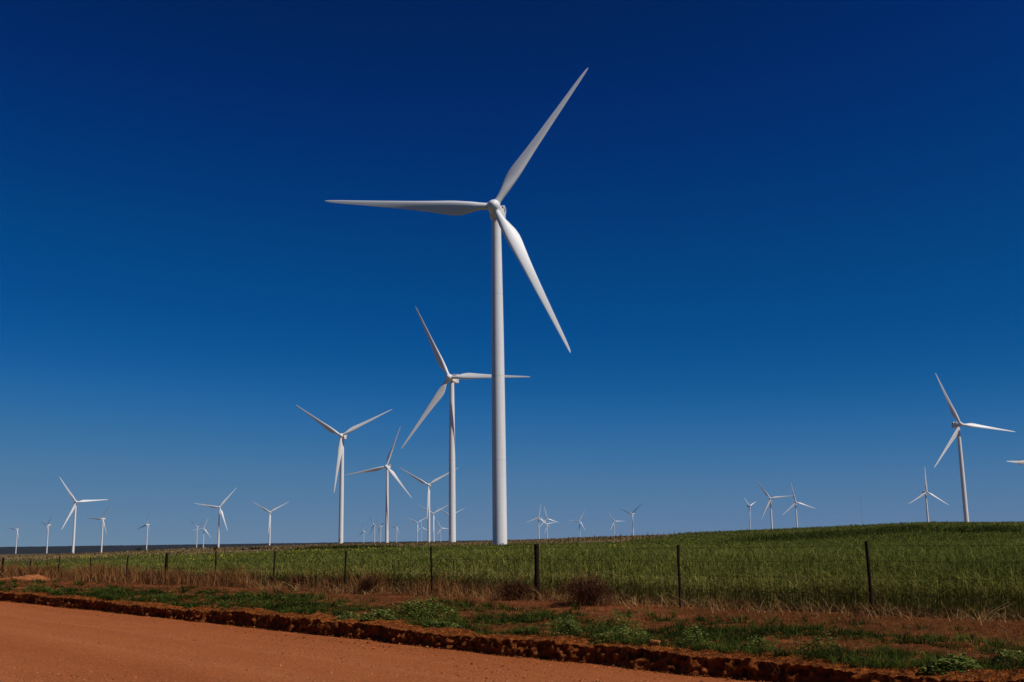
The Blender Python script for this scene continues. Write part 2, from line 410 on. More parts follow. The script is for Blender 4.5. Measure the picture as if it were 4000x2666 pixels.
def bank_z(u, v):
    """height of the roadside strip: road level, torn bank about 0.26 m high, uneven red soil up to the fence"""
    e = bank_edge(u); rel = v - e
    hb = .225 + .13 * (fbm(u / 1.7, u * 0 + 1, 33, 3) - .5)
    lip = .05 * np.exp(-((rel - .35) / .25) ** 2) * (.2 + 1.6 * vnoise(u / .9, v * 0, 35))
    bumps = .19 * (fbm(u / 1.6, v / 1.1, 41, 4) - .5) * smooth(.2, 1.0, rel) * (1 - .5 * smooth(7.5, 9, rel))
    crumb = .085 * (fbm(u / .10, v / .09, 43, 4, .72) - .5) * (1 - .6 * smooth(.5, 1.6, rel))
    clod = .045 * smooth(.55, .85, fbm(u / .30, v / .26, 47, 2)) * (.4 + .6 * smooth(.2, .8, rel))
    base = hb + lip + bumps + crumb + clod
    base = np.where(rel > 0, base, -.02)
    tz = terrain(*np.moveaxis(np.multiply.outer(u, U) + np.multiply.outer(v, Nn), -1, 0))
    k = smooth(3.0, 8.5, rel)
    return base * (1 - k) + (tz + bumps * .6 + crumb * .3) * k, rel

def build_verge():
    us = np.concatenate([np.arange(-14, 2, .14), np.arange(2, 30, .030), np.arange(30, 62, .06), np.arange(62, 140, .35)])
    tf = np.linspace(0, 1, 17)                                   # up the torn face
    rl = np.concatenate([np.arange(.004, 1.0, .03), np.arange(1.0, 11.1, .085)])
    e = bank_edge(us)[:, None]
    Ut = np.repeat(us[:, None], len(rl), 1); Vt = e + rl[None]
    Zt, rel = bank_z(Ut, Vt)
    Uf = np.repeat(us[:, None], len(tf), 1); Tf = np.repeat(tf[None], len(us), 0)
    Zf = -.04 + (Zt[:, :1] + .04) * Tf
    hol = fbm(Uf / .10, Zf / .07, 53, 4, .7) - .5
    hollow = smooth(.5, .75, fbm(Uf / .75, Zf / .4 + 4, 55, 2))
    env = np.sin(np.pi * np.clip(Tf * .92 + .04, 0, 1)) ** .6
    Vf = e + (.12 * hol + .10 * hollow) * env + .10 * (vnoise(Uf / .06, Zf / .05, 59) - .5) * env - .075 * (1 - Tf) ** 1.2 * (.35 + 1.3 * fbm(Uf / .5, Uf * 0, 57, 2))
    Uu_ = np.concatenate([Uf, Ut], 1); Vv_ = np.concatenate([Vf, Vt], 1); Z = np.concatenate([Zf, Zt], 1)
    rel = np.concatenate([Tf * 0, rel], 1)
    P = np.multiply.outer(Uu_, U) + np.multiply.outer(Vv_, Nn)
    cover = smooth(.32, .54, fbm(Uu_ / 1.3, Vv_ / .8, 61, 4)) * .9 * smooth(.5, 1.5, rel)
    cover = np.maximum(cover, .62 * smooth(5.6, 7.2, rel) * smooth(.25, .5, fbm(Uu_ / .8, Vv_ / .8, 63, 3)))
    cover = np.maximum(cover, .92 * smooth(7.8, 9.0, rel))
    damp = 1 - smooth(.35, .95, rel)
    o = mesh_np('verge', np.dstack([P, Z]).reshape(-1, 3), grid_faces(*Z.shape)[:, ::-1], M['soil'], smooth=True,
                attrs={'cover': cover.ravel(), 'damp': damp.ravel()})
    tag(o, 'red soil verge with a torn crumbly bank along the road', None, None, 'structure')
build_verge()

def build_road():
    us = np.concatenate([np.arange(-25, 45, .25), np.arange(45, 160, 1.0)])
    vs_ = np.arange(-7, 11.46, .12)
    Ug, Vg = np.meshgrid(us, vs_, indexing='ij')
    Z = .05 * (fbm(Ug / 6, Vg / 1.6, 71, 3) - .5) * (1 - smooth(10, 11, Vg)) + .012 * (fbm(Ug / .5, Vg / .5, 73, 3) - .5) - .02 * smooth(10.2, 11.1, Vg)
    Z += .03 * np.exp(-((Vg - 10.75 - .3 * (fbm(Ug / 3, Ug * 0, 77, 2) - .5)) / .18) ** 2) * fbm(Ug / .8, Vg / .4, 79, 2) * 1.6
    for tv, dp in ((8.9, .020), (7.3, .018), (4.6, .022), (3.0, .02), (.2, .018)):
        vv_ = Vg - tv - .25 * (fbm(Ug / 9, Ug * 0 + tv, 83, 2) - .5)
        Z += -dp * np.exp(-(vv_ / .17) ** 2) * (.4 + .9 * fbm(Ug / 4, Ug * 0 + tv, 85, 3)) + .5 * dp * np.exp(-((np.abs(vv_) - .33) / .12) ** 2)
    trk = sum(np.exp(-((Vg - tv - .25 * (fbm(Ug / 9, Ug * 0 + tv, 83, 2) - .5)) / .22) ** 2) for tv in (8.9, 7.3, 4.6, 3.0, .2)) * (.25 + .9 * fbm(Ug / 3, Vg / .5, 87, 3))
    loose = np.exp(-((Vg - 6.0 - .5 * (fbm(Ug / 6, Ug * 0, 89, 2) - .5)) / .45) ** 2) + smooth(9.8, 10.9, Vg)
    P = np.multiply.outer(Ug, U) + np.multiply.outer(Vg, Nn)
    o = mesh_np('road', np.dstack([P, Z]).reshape(-1, 3), grid_faces(len(us), len(vs_))[:, ::-1], M['road'], smooth=True, attrs={'track': trk.ravel(), 'loose': loose.ravel()})
    tag(o, 'orange red graded gravel road crossing the bottom of the view', None, None, 'structure')
build_road()

# ------------------------------------------------------------------ scattered loose stones on the road
def stones(name, P, size, m, lab, seed):
    rng = np.random.default_rng(seed); n = len(P)
    base = np.array([(1, 0, 0), (-1, 0, 0), (0, 1, 0), (0, -1, 0), (0, 0, 1), (0, 0, -1)], float)
    f = np.array([(0, 2, 4), (2, 1, 4), (1, 3, 4), (3, 0, 4), (2, 0, 5), (1, 2, 5), (3, 1, 5), (0, 3, 5)])
    sc = size[:, None, None] * rng.uniform(.55, 1.15, (n, 6, 1)) * np.array([1, 1, .7])
    a = rng.uniform(0, 6.28, n); c, s_ = np.cos(a), np.sin(a)
    v = base[None] * sc
    x = v[..., 0] * c[:, None] - v[..., 1] * s_[:, None]; y = v[..., 0] * s_[:, None] + v[..., 1] * c[:, None]
    v = np.stack([x, y, v[..., 2]], -1) + P[:, None, :]
    F = (f[None] + 6 * np.arange(n)[:, None, None]).reshape(-1, 3)
    o = mesh_np(name, v.reshape(-1, 3), F, m, attrs={'tint': np.repeat(rng.uniform(0, 1, n), 6)})
    return tag(o, lab, None, None, 'stuff')
M['gravel'] = mat_leaf('road_gravel', [(0, (.09, .035, .018)), (.35, (.22, .070, .026)), (.7, (.42, .145, .05)), (.95, (.50, .20, .08)), (1, (.55, .30, .16))], .0, 1, .03)
n = 42000
d = 3.0 + 42 * RNG.power(1.3, n) * 0 + 3 * np.exp(RNG.uniform(0, 1, n) * math.log(15)); a = np.radians(RNG.uniform(-34, 30, n))
xs, ys = np.sin(a) * d, np.cos(a) * d; vv = xs * Nn[0] + ys * Nn[1]
ok = (vv < 11.05) & (vv > -6.5); xs, ys, vv, d = xs[ok], ys[ok], vv[ok], d[ok]
sz = np.clip(.005 + .0035 * RNG.pareto(2.8, len(xs)), .004, .018) * np.clip(d / 9, .8, 1.5)
big = RNG.uniform(0, 1, len(xs)) < .012; sz = np.where(big, RNG.uniform(.014, .030, len(xs)), sz)
stones('gravel', np.stack([xs, ys, -.004 + sz * .25], -1), sz, M['gravel'], 'loose orange gravel stones lying on the road', 5)
# crumbled clods at the foot of the bank
n = 9000
uu = 3 + 60 * RNG.uniform(0, 1, n) ** 1.6; v_ = bank_edge(uu) - .06 - .9 * RNG.uniform(0, 1, n) ** 3.0
sz = np.clip(.005 + .005 * RNG.pareto(2.3, n), .004, .03)
Pc = np.stack([*(np.multiply.outer(uu, U) + np.multiply.outer(v_, Nn)).T, -.005 + sz * .3], -1)
n = 26000
u2 = 3 + 50 * RNG.uniform(0, 1, n) ** 1.5; v2 = bank_edge(u2) - .03 + .75 * RNG.uniform(0, 1, n) ** 1.6
z2, r2 = bank_z(u2, v2); k2 = r2 > 0.003
u2, v2, z2 = u2[k2], v2[k2], z2[k2]; s2 = np.clip(.005 + .004 * RNG.pareto(2.6, len(u2)), .004, .022)
P2 = np.stack([*(np.multiply.outer(u2, U) + np.multiply.outer(v2, Nn)).T, z2 + s2 * .2], -1)
M['crumb'] = mat_leaf('soil_crumb', [(0, (.06, .017, .005)), (.5, (.22, .062, .014)), (1, (.44, .15, .038))], .0, 1, .03)
stones('soil_crumbs', np.concatenate([Pc, P2]), np.concatenate([sz, s2]), M['crumb'], 'crumbs of red soil along the bank', 6)

# ------------------------------------------------------------------ blade plants
def blades(P, h, lean, az, wid, droop, tint, nseg=2, tip=.12, face=None, rng=RNG):
    """curved tapering strips. P (n,3); h height; lean horizontal reach; az direction; returns verts, faces, tint"""
    n = len(P); t = np.linspace(0, 1, nseg + 1)
    up = h[:, None] * (t - droop[:, None] * t ** 2)
    out = lean[:, None] * (.35 * t + .65 * t ** 2)
    dx, dy = np.cos(az), np.sin(az)
    C = np.stack([P[:, None, 0] + dx[:, None] * out, P[:, None, 1] + dy[:, None] * out, P[:, None, 2] + up], -1)
    fa = az + np.pi / 2 + rng.uniform(-.9, .9, n) if face is None else face
    W = np.stack([np.cos(fa), np.sin(fa), rng.uniform(-.3, .3, n)], -1)[:, None, :] * (wid[:, None] * .5 * np.maximum(1 - t ** 1.8, tip))[:, :, None]
    Vv = np.stack([C - W, C + W], 2).reshape(n, -1, 3)
    b = np.arange(nseg) * 2
    f = np.stack([b, b + 1, b + 3, b + 2], -1)
    F = (f[None] + (2 * (nseg + 1)) * np.arange(n)[:, None, None]).reshape(-1, 4)
    T = np.repeat(tint, 2 * (nseg + 1))
    return Vv.reshape(-1, 3), F, T

class Acc:
    def __init__(s): s.v = []; s.f = []; s.t = []; s.n = 0
    def add(s, vft):
        v, f, t = vft; s.v.append(v); s.f.append(f + s.n); s.t.append(t); s.n += len(v)
    def build(s, name, m, parent=None, loc=None):
        return mesh_np(name, np.concatenate(s.v), np.concatenate(s.f), m, parent, attrs={'tint': np.clip(np.concatenate(s.t), 0, 1)}, loc=loc)

def cereal(acc, X, Y, Z, hgt, tint, wid, full, rng, nleaf=3):
    n = len(X); P = np.stack([X, Y, Z], -1)
    az = rng.uniform(0, 6.28, n)
    low = 0 if full else .45
    Pb = P + np.array([0, 0, 1]) * (hgt * low)[:, None] if not full else P
    h1 = hgt * (1 - low)
    # stalk
    acc.add(blades(Pb, h1, hgt * rng.uniform(.02, .16, n), az, wid * (.85 if full else .62), rng.uniform(0, .05, n), tint + .10 * rng.uniform(-1, 1, n) + (.20 if full else .06), 2, .5, rng=rng))
    for k in range(nleaf):
        fr = rng.uniform(.50 if full else .55, .95, n)
        a2 = rng.uniform(0, 6.28, n)
        Pk = P + np.stack([np.cos(az), np.sin(az), 0 * az], -1) * (hgt * .08 * fr)[:, None] + np.array([0, 0, 1]) * (hgt * fr * .95)[:, None]
        L = hgt * rng.uniform(.18, .34, n)
        acc.add(blades(Pk, L, L * rng.uniform(.45, 1.5, n), a2, wid * rng.uniform(.7, 1.4, n), rng.uniform(.2, 1.0, n), tint + .22 * rng.uniform(-1, 1, n), 2, .08, rng=rng))

def green_end(azd):
    return np.interp(azd, [-40, -25, -19.5, -13, -9, -3.4, -.8, 2, 5.6, 8.2, 11.5, 90], [330, 326, 318, 236, 245, 275, 300, 215, 190, 290, 520, 520])

def crop_h(X, Y):
    return np.interp(np.degrees(np.arctan2(X, Y)), [-30, -25, -19.5, -13, -8, -2, 90], [.46, .52, .66, .84, .98, 1.05, 1.05])

def crop_tint(X, Y):
    az = np.degrees(np.arctan2(X, Y))
    return .36 + .14 * (1 - smooth(-22, -3, az)) + .40 * (fbm(X / 14, Y / 14, 81, 4) - .5) + .22 * (fbm(X / 1.3, Y / 1.3, 83, 3) - .5)

def build_crop():
    rng = np.random.default_rng(3)
    acc = Acc()
    # front edge: whole plants, stalks seen down to the ground
    n = 38000
    d = rng.uniform(0, 1, n) ** 1.5 * 2.6
    u = -14 + 96 * rng.uniform(0, 1, n) ** 1.25
    v = 19.35 + .9 * smooth(20, 60, u) + .5 * (fbm(u / 1.6, u * 0, 91, 3) - .5) + d
    p = np.multiply.outer(u, U) + np.multiply.outer(v, Nn); X, Y = p.T
    dist = np.hypot(X, Y)
    h = crop_h(X, Y) * (.97 + .16 * (fbm(X / 5, Y / 5, 93, 3) - .5) * 2) * rng.uniform(.72, 1.1, n) * (.72 + .28 * smooth(0, 1.1, d))
    edge = .20 * (1 - smooth(0, .9, d))
    cereal(acc, X, Y, terrain(X, Y) - .02, h, crop_tint(X, Y) + edge, np.maximum(.012, .00065 * dist), True, rng, 3)
    # body of the field out to 75 m
    def ring(n, d0, d1, pw, wk, hk, nleaf, a0=-36, a1=44, vmin=21.2):
        az = np.radians(rng.uniform(a0, a1, n))
        d = (d0 ** pw + (d1 ** pw - d0 ** pw) * rng.uniform(0, 1, n)) ** (1 / pw)
        X, Y = np.sin(az) * d, np.cos(az) * d; v = X * Nn[0] + Y * Nn[1]
        g = green_end(np.degrees(az)) + 25 * (fbm(X / 30, Y / 30, 21, 3) - .5)
        ok = (v > vmin) & (d < g - 1)
        X, Y, d = X[ok], Y[ok], d[ok]; m = len(X)
        h = crop_h(X, Y) * (hk + .12 * (fbm(X / 5, Y / 5, 93, 3) - .5) * 2 + .14 * (fbm(X / 22, Y / 22, 95, 3) - .5) * 2) * rng.uniform(.8, 1.12, m)
        strip = smooth(-26, -24, np.degrees(np.arctan2(X, Y))) * (1 - smooth(-18, -14, np.degrees(np.arctan2(X, Y)))) * smooth(285, 300, d)
        cereal(acc, X, Y, terrain(X, Y), h, crop_tint(X, Y) + .04 * smooth(60, 250, d) - .22 * strip, np.maximum(.014, wk * d), False, rng, nleaf)
    ring(96000, 19, 45, 1.0, .0006, 1.0, 4)
    ring(68000, 45, 95, .6, .00065, .98, 3)
    ring(54000, 95, 220, .4, .0008, .95, 3)
    ring(36000, 220, 520, .4, .0009, .92, 2)
    # taller dark tussocks on the right-hand slope, plus a thin dark line left of centre
    n = 6400
    k = rng.integers(0, 5, n); c = np.array([(14.6, 128, 3.2, 4), (17.5, 136, 3.6, 4), (19.6, 150, 1.2, 5), (23.2, 132, 1.6, 4), (-8.6, 236, 2.6, 4)])[k]
    az = np.radians(c[:, 0] + c[:, 2] * rng.normal(0, .5, n)); d = c[:, 1] + c[:, 3] * rng.normal(0, .6, n)
    X, Y = np.sin(az) * d, np.cos(az) * d
    cereal(acc, X, Y, terrain(X, Y), rng.uniform(.95, 1.6, n), .04 + 0 * X, .0008 * d, False, rng, 2)
    o = acc.build('cereal_crop', M['crop'])
    tag(o, 'dense knee to waist high green cereal crop behind the fence', None, None, 'stuff')
build_crop()

def build_flowers():
    rng = np.random.default_rng(9); acc = Acc()
    spots = [(-.6, 45, 3.0, 12, 150), (-2.2, 30, 2.5, 3, 90), (-9.0, 130, 3.5, 50, 45), (3.5, 70, 4, 22, 80), (8, 75, 4, 20, 50), (-20, 85, 6, 20, 40), (-14, 55, 6, 12, 40)]
    for a, d0, sa, sd, n in spots:
        az = np.radians(a + sa * rng.normal(0, .6, n)); d = np.abs(d0 + sd * rng.normal(0, .7, n)).clip(27, 230)
        X, Y = np.sin(az) * d, np.cos(az) * d; v = X * Nn[0] + Y * Nn[1]; ok = v > 20.5
        X, Y, d = X[ok], Y[ok], d[ok]; m = len(X)
        for k in range(4):
            P = np.stack([X + rng.normal(0, .05, m), Y + rng.normal(0, .05, m), terrain(X, Y) + 1.0 + rng.uniform(-.06, .14, m)], -1)
            w_ = np.maximum(.022, .0006 * d)
            acc.add(blades(P, w_ * 1.1, w_ * .4, rng.uniform(0, 6.28, m), w_, 0 * w_, rng.uniform(0, 1, m), 1, .8, rng=rng))
    tag(acc.build('yellow_flowers', M['flower']), 'small yellow mustard flowers scattered through the crop', None, None, 'stuff')
build_flowers()

def build_dry_grass():
    rng = np.random.default_rng(13); acc = Acc()
    # along the fence: dense and tall to the left, thin and low to the right
    n = 46000
    u = -12 + 105 * rng.uniform(0, 1, n) ** 1.15
    c = 18.9 + .5 * (fbm(u / 3, u * 0, 101, 2) - .5)
    v = c + rng.normal(0, .55, n) + .5 * smooth(25, 60, u) * rng.uniform(-.3, 1, n)
    clump = fbm(u / 1.4, v / .8, 103, 3)
    dens = np.clip(.22 + .78 * smooth(17, 30, u), 0, 1) * smooth(.42, .64, clump + .08 * smooth(24, 40, u))
    ok = rng.uniform(0, 1, n) < dens
    u, v, clump = u[ok], v[ok], clump[ok]; m = len(u)
    p = np.multiply.outer(u, U) + np.multiply.outer(v, Nn); z = bank_z(u, v)[0]
    dist = np.hypot(*p.T)
    h = (.32 + .40 * smooth(20, 34, u) + .8 * (clump - .5)) * rng.uniform(.45, 1.15, m)
    h = np.maximum(h, .1)
    acc.add(blades(np.column_stack([p, z - .01]), h, h * rng.uniform(.05, .7, m), rng.uniform(0, 6.28, m), np.maximum(.006, .00042 * dist) * rng.uniform(.7, 1.4, m),
                   rng.uniform(0, .35, m), .42 + .5 * (fbm(u / 2, v / 2, 105, 3) - .5) + rng.uniform(-.25, .28, m), 2, .25, rng=rng))
    # flattened straw at the crop edge and thin dead stems over the verge
    n = 15000
    u = 3 + 60 * rng.uniform(0, 1, n) ** 1.6; v = 11.5 + 8.4 * rng.uniform(0, 1, n) ** .8
    ok = fbm(u / .9, v / .7, 107, 3) > .44; u, v = u[ok], v[ok]; m = len(u)
    p = np.multiply.outer(u, U) + np.multiply.outer(v, Nn); dist = np.hypot(*p.T); h = rng.uniform(.05, .22, m)
    acc.add(blades(np.column_stack([p, bank_z(u, v)[0] - .01]), h, h * rng.uniform(.4, 2.2, m), rng.uniform(0, 6.28, m), np.maximum(.005, .0004 * dist),
                   rng.uniform(.1, .6, m), rng.uniform(-.1, .5, m), 2, .3, rng=rng))
    n = 5200
    u = 2 + 34 * rng.uniform(0, 1, n) ** 1.5; v = 19.0 + 1.1 * rng.normal(0, .5, n)
    p = np.multiply.outer(u, U) + np.multiply.outer(v, Nn); dist = np.hypot(*p.T); h = rng.uniform(.06, .40, n)
    acc.add(blades(np.column_stack([p, bank_z(u, v)[0] - .01]), h, h * rng.uniform(.5, 2.0, n), rng.uniform(0, 6.28, n), np.maximum(.006, .00042 * dist),
                   rng.uniform(.0, .6, n), rng.uniform(.45, 1, n), 2, .3, rng=rng))
    # roots and dead stems hanging over the torn bank
    n = 9000
    u = 3 + 48 * rng.uniform(0, 1, n) ** 1.5; v = V_EDGE + rng.uniform(.02, .5, n)
    ok = fbm(u / .5, u * 0 + 2, 109, 3) > .47; u, v = u[ok], v[ok]; m = len(u)
    p = np.multiply.outer(u, U) + np.multiply.outer(v, Nn); dist = np.hypot(*p.T)
    L = rng.uniform(.06, .26, m); az = math.atan2(-Nn[1], -Nn[0]) + rng.normal(0, .8, m)
    acc.add(blades(np.column_stack([p, bank_z(u, v)[0]]), L * .5, L * rng.uniform(.3, 1.0, m), az, np.maximum(.004, .0003 * dist), rng.uniform(1.2, 2.4, m), rng.uniform(.0, .5, m), 3, .4, rng=rng))
    tag(acc.build('dry_grass', M['dry']), 'dry orange brown grass along the fence line and bank', None, None, 'stuff')
build_dry_grass()

def build_verge_grass():
    rng = np.random.default_rng(17); acc = Acc()
    def clump(n, umax, spread, per, hk, thr, tint0):
        u = -9 + (umax + 9) * rng.uniform(0, 1, n) ** 1.35; v = V_EDGE + .3 + 5.4 * rng.uniform(0, 1, n) ** 1.25
        f = fbm(u / 1.5, v / .75, 111, 4) + .03 * (1 - smooth(14, 26, u))
        lim = 1.2 * smooth(20, 40, u)
        ok = rng.uniform(0, 1, n) < np.maximum(smooth(thr, thr + .12, f), .05) * (1 - .85 * smooth(14.6 - lim, 16.6 - lim, v)) * (1 - .45 * smooth(22, 45, u))
        u, v, f = u[ok], v[ok], f[ok]; m = len(u)
        size = rng.uniform(.6, 1.5, m); tt = tint0 + .8 * (fbm(u / .7, v / .7, 113, 3) - .5) + rng.uniform(-.22, .22, m)
        k = np.repeat(np.arange(m), per); q = len(k)
        a = rng.uniform(0, 6.28, q); r = spread * size[k] * rng.uniform(0, 1, q) ** .6
        p = np.multiply.outer(u, U) + np.multiply.outer(v, Nn)
        X = p[k, 0] + np.cos(a) * r; Y = p[k, 1] + np.sin(a) * r
        uu, vv = X * U[0] + Y * U[1], X * Nn[0] + Y * Nn[1]; dist = np.hypot(X, Y)
        h = (hk * size + .5 * np.maximum(f - .5, 0))[k] * rng.uniform(.5, 1.1, q)
        acc.add(blades(np.column_stack([X, Y, bank_z(uu, vv)[0] - .01]), h, h * rng.uniform(.2, 1.0, q), a + rng.normal(0, .5, q), np.maximum(.008, .0006 * dist) * rng.uniform(.7, 1.4, q),
                       rng.uniform(.1, .7, q), tt[k] + rng.uniform(-.2, .26, q), 2, .12, rng=rng))
    clump(9800, 62, .085, 20, .12, .435, .24)      # grass tufts
    clump(11200, 46, .11, 12, .05, .40, .28)      # low creeping leaves
    tag(acc.build('verge_grass', M['weed']), 'low patchy green grass growing on the red verge', None, None, 'stuff')
build_verge_grass()

def build_pasture():
    rng = np.random.default_rng(19); acc = Acc()
    n = 60000
    az = np.radians(rng.uniform(-33, 14, n)); d = (210 ** .3 + (950 ** .3 - 210 ** .3) * rng.uniform(0, 1, n)) ** (1 / .3)
    X, Y = np.sin(az) * d, np.cos(az) * d
    ok = d > green_end(np.degrees(az)) + 25 * (fbm(X / 30, Y / 30, 21, 3) - .5) - 6
    X, Y, d = X[ok], Y[ok], d[ok]; m = len(X)
    h = (.28 + .3 * smooth(.5, .75, fbm(X / 14, Y / 14, 121, 3))) * rng.uniform(.6, 1.5, m)
    acc.add(blades(np.column_stack([X, Y, terrain(X, Y) - .05]), h, h * rng.uniform(.1, .5, m), rng.uniform(0, 6.28, m), np.maximum(.03, .0011 * d), rng.uniform(0, .2, m),
                   .45 + .9 * (fbm(X / 18, Y / 18, 123, 4) - .5) + rng.uniform(-.25, .25, m), 1, .4, rng=rng))
    tag(acc.build('pasture_grass', M['pasture']), 'short brown pasture grass beyond the green crop', None, None, 'stuff')
build_pasture()

# ------------------------------------------------------------------ weeds, shrubs, stones
def leaf_cloud(rng, n, w_, h_, leaf, dome=True, grassy=0.):
    """leaves spread through a low dome; returns verts, faces, tint around the origin"""
    r = rng.uniform(0, 1, n) ** .6; a = rng.uniform(0, 6.28, n)
    lump = .55 + .8 * vnoise(np.cos(a) * 1.8 + 5, np.sin(a) * 1.8 + 5, int(rng.integers(1, 99)))
    x = np.cos(a) * r * w_ / 2 * lump; y = np.sin(a) * r * w_ / 2 * lump * .8
    top = h_ * (1 - .75 * r ** 2) * (.65 + .7 * vnoise(x / .12 + 9, y / .12 + 3, int(rng.integers(1, 99))))
    z = top * rng.uniform(.15, 1, n) ** .6
    sz = leaf * rng.uniform(.6, 1.4, n)
    az = rng.uniform(0, 6.28, n)
    return x, y, z, sz, az, r

def leafy(name, u, v, w_, h_, label, cat, n, leaf, tint, seed, m='weed', group=None, flowers=0):
    rng = np.random.default_rng(seed); acc = Acc(); n = int(n * 2.3); w_ *= 1.3; h_ *= 1.0
    x, y, z, sz, az, r = leaf_cloud(rng, n, w_, h_, leaf)
    P = np.stack([x, y, z], -1)
    acc.add(blades(P, sz * rng.uniform(.1, .8, n), sz * rng.uniform(.5, 1.1, n), az, sz * rng.uniform(.55, .95, n), rng.uniform(.2, 1.1, n),
                   tint + .12 + .32 * rng.uniform(-1, 1, n) + .12 * z / h_, 2, .25, rng=rng))
    p = uv(u, v); z0 = float(bank_z(np.array([u]), np.array([v]))[0][0])
    root = acc.build(name, M[m], loc=(p[0], p[1], z0 - .04))
    k = max(6, int(n / 40)); st = Acc()
    a = rng.uniform(0, 6.28, k); ss = h_ * rng.uniform(.5, 1.0, k)
    st.add(blades(np.stack([.06 * w_ * np.cos(a), .06 * w_ * np.sin(a), 0 * a], -1), ss, rng.uniform(.1, .42, k) * w_, a, np.full(k, .012), rng.uniform(0, .4, k), rng.uniform(.2, .6, k), 2, .5, rng=rng))
    st.build('stem', M[m], root)
    me_ = None
    for i_ in (rng.choice(n, flowers) if flowers else ()):
        if me_ is None:
            fl = Acc(); k5 = np.arange(5) * 1.2566
            fl.add(blades(np.zeros((5, 3)), np.full(5, .012), np.full(5, .02), k5, np.full(5, .016), np.zeros(5), np.full(5, .5), 1, .8, rng=rng))
            f_ = fl.build('flower_head', M['flower'], root); me_ = f_.data
        else:
            f_ = link(bpy.data.objects.new('flower_head', me_), root)
        f_.location = P[i_] + np.array([0, 0, .04])
    return tag(root, label, cat, group)

GW = 'green weeds on the red verge'
WEEDS = [ # u, v, width, height, leaves, leaf size, tint, label
 (18.1, 12.9, 1.45, .42, 900, .055, .40, 'widest bushy dark green weed on the verge, sprinkled with tiny yellow flowers', 18),
 (23.5, 12.9, 1.25, .44, 800, .045, .25, 'dark green grassy mound behind the bank, left of the yellow-flecked weed', 0),
 (23.6, 11.9, .85, .40, 520, .045, .30, 'dark leafy weed right above the bank, left of the dark green grassy mound', 0),
 (18.8, 11.62, .45, .17, 220, .045, .62, 'small flat leafy weed at the bank top, left neighbour of the pale round-leaved weed', 0),
 (17.95, 11.75, .56, .21, 300, .055, .58, 'pale round-leaved weed at the bank top below the yellow-flecked weed', 0),
 (15.9, 11.75, .50, .17, 260, .055, .62, 'bluish pale leafy weed at the bank top, right of the yellow-flecked weed', 0),
 (13.3, 13.5, .66, .36, 480, .042, .45, 'round bushy green weed midway between the thick fence post and the road', 0),
 (11.6, 11.85, .72, .25, 460, .045, .50, 'broad low leafy weed at the bank top, left of the red stone', 0),
 (12.7, 11.9, .36, .24, 260, .045, .62, 'narrow upright leafy weed at the bank top near the tangled roots', 0),
 (14.7, 13.6, .60, .23, 340, .042, .50, 'low green weed left of the round bushy weed on the verge', 0),
 (10.2, 11.9, .42, .28, 300, .040, .55, 'green tuft beside the red stone on its right', 0),
 (6.3, 11.65, .58, .24, 420, .050, .52, 'pale lobed-leaf weed on the bank at the lower right corner of the view', 0),
 (6.6, 13.6, .36, .18, 240, .045, .62, 'small leafy weed at the right edge of the view', 0),
 (9.3, 12.1, .46, .30, 340, .040, .42, 'tufted green weed on the bank below the second fence post from the right', 0),
 (8.7, 12.7, .52, .26, 340, .040, .40, 'dark green tuft on the verge between the two rightmost fence posts', 0),
 (31.0, 12.9, .85, .30, 380, .045, .32, 'dark green weed clump far left of the grassy mound, below the perched bird', 0),
 (34.0, 12.0, .95, .30, 380, .050, .30, 'dark weed clump on the left verge, second from the left edge', 0),
 (41.0, 12.4, 1.1, .32, 380, .055, .34, 'leftmost dark green weed clump, in front of the soil heap', 0),
]
for i, (u, v, w_, h_, n_, lf, ti, lab, fl) in enumerate(WEEDS):
    leafy('leafy_weed', u, v, w_, h_, lab, 'weed', n_, lf, ti, 200 + i, 'weed', GW, fl)

def dry_shrub(u, v, w_, h_, label, seed, n=1500):
    rng = np.random.default_rng(seed)
    p = uv(u, v); z0 = float(bank_z(np.array([u]), np.array([v]))[0][0])
    acc = Acc(); k = 240; w_ *= 1.3; h_ *= 1.22; n = int(n * 1.5)
    a = rng.uniform(0, 6.28, k)
    st = np.stack([.08 * w_ * np.cos(a), .08 * w_ * np.sin(a), 0 * a], -1)
    hh = h_ * rng.uniform(.35, .92, k)
    acc.add(blades(st, hh, rng.uniform(.05, .55, k) * w_, a + rng.normal(0, .4, k), np.full(k, .017), rng.uniform(0, .35, k), rng.uniform(.1, .85, k), 3, .4, rng=rng))
    root = acc.build('dry_shrub', M['twig'], loc=(p[0], p[1], z0 - .02))
    # twigs in several loose lobes of different height, thinning outwards
    L = 7; la = rng.uniform(0, 6.28, L); lr = rng.uniform(.05, .36, L) * w_; lh = h_ * rng.uniform(.45, 1.0, L)
    j = rng.integers(0, L, n)
    x = np.cos(la[j]) * lr[j] + rng.normal(0, .13, n) * w_; y = np.sin(la[j]) * lr[j] + rng.normal(0, .13, n) * w_
    z = lh[j] * rng.uniform(0, 1, n) ** .8 * np.exp(-((x ** 2 + y ** 2) / (.55 * w_) ** 2))
    sz = .11 * rng.uniform(.5, 1.4, n); az = np.arctan2(y, x) + rng.normal(0, .7, n)
    fo = Acc(); fo.add(blades(np.stack([x, y, z], -1), sz * rng.uniform(.1, 1, n), sz * rng.uniform(.2, 1, n), az, np.full(n, .013), rng.uniform(0, .8, n), rng.uniform(.1, .95, n), 2, .3, rng=rng))
    fo.build('twig_mass', M['twig'], root)
    return tag(root, label, 'shrub', 'dead brown shrubs along the fence')
dry_shrub(18.75, 18.1, 1.15, .80, 'largest dead brown shrub, standing just right of the thick fence post', 301, 2400)
dry_shrub(21.9, 18.5, 1.15, .58, 'wide dark brown dead shrub hugging the left side of the thick fence post', 302, 1700)
dry_shrub(29.3, 18.9, .68, .64, 'upright dead brown shrub between two thin posts left of the main turbine', 303, 900)
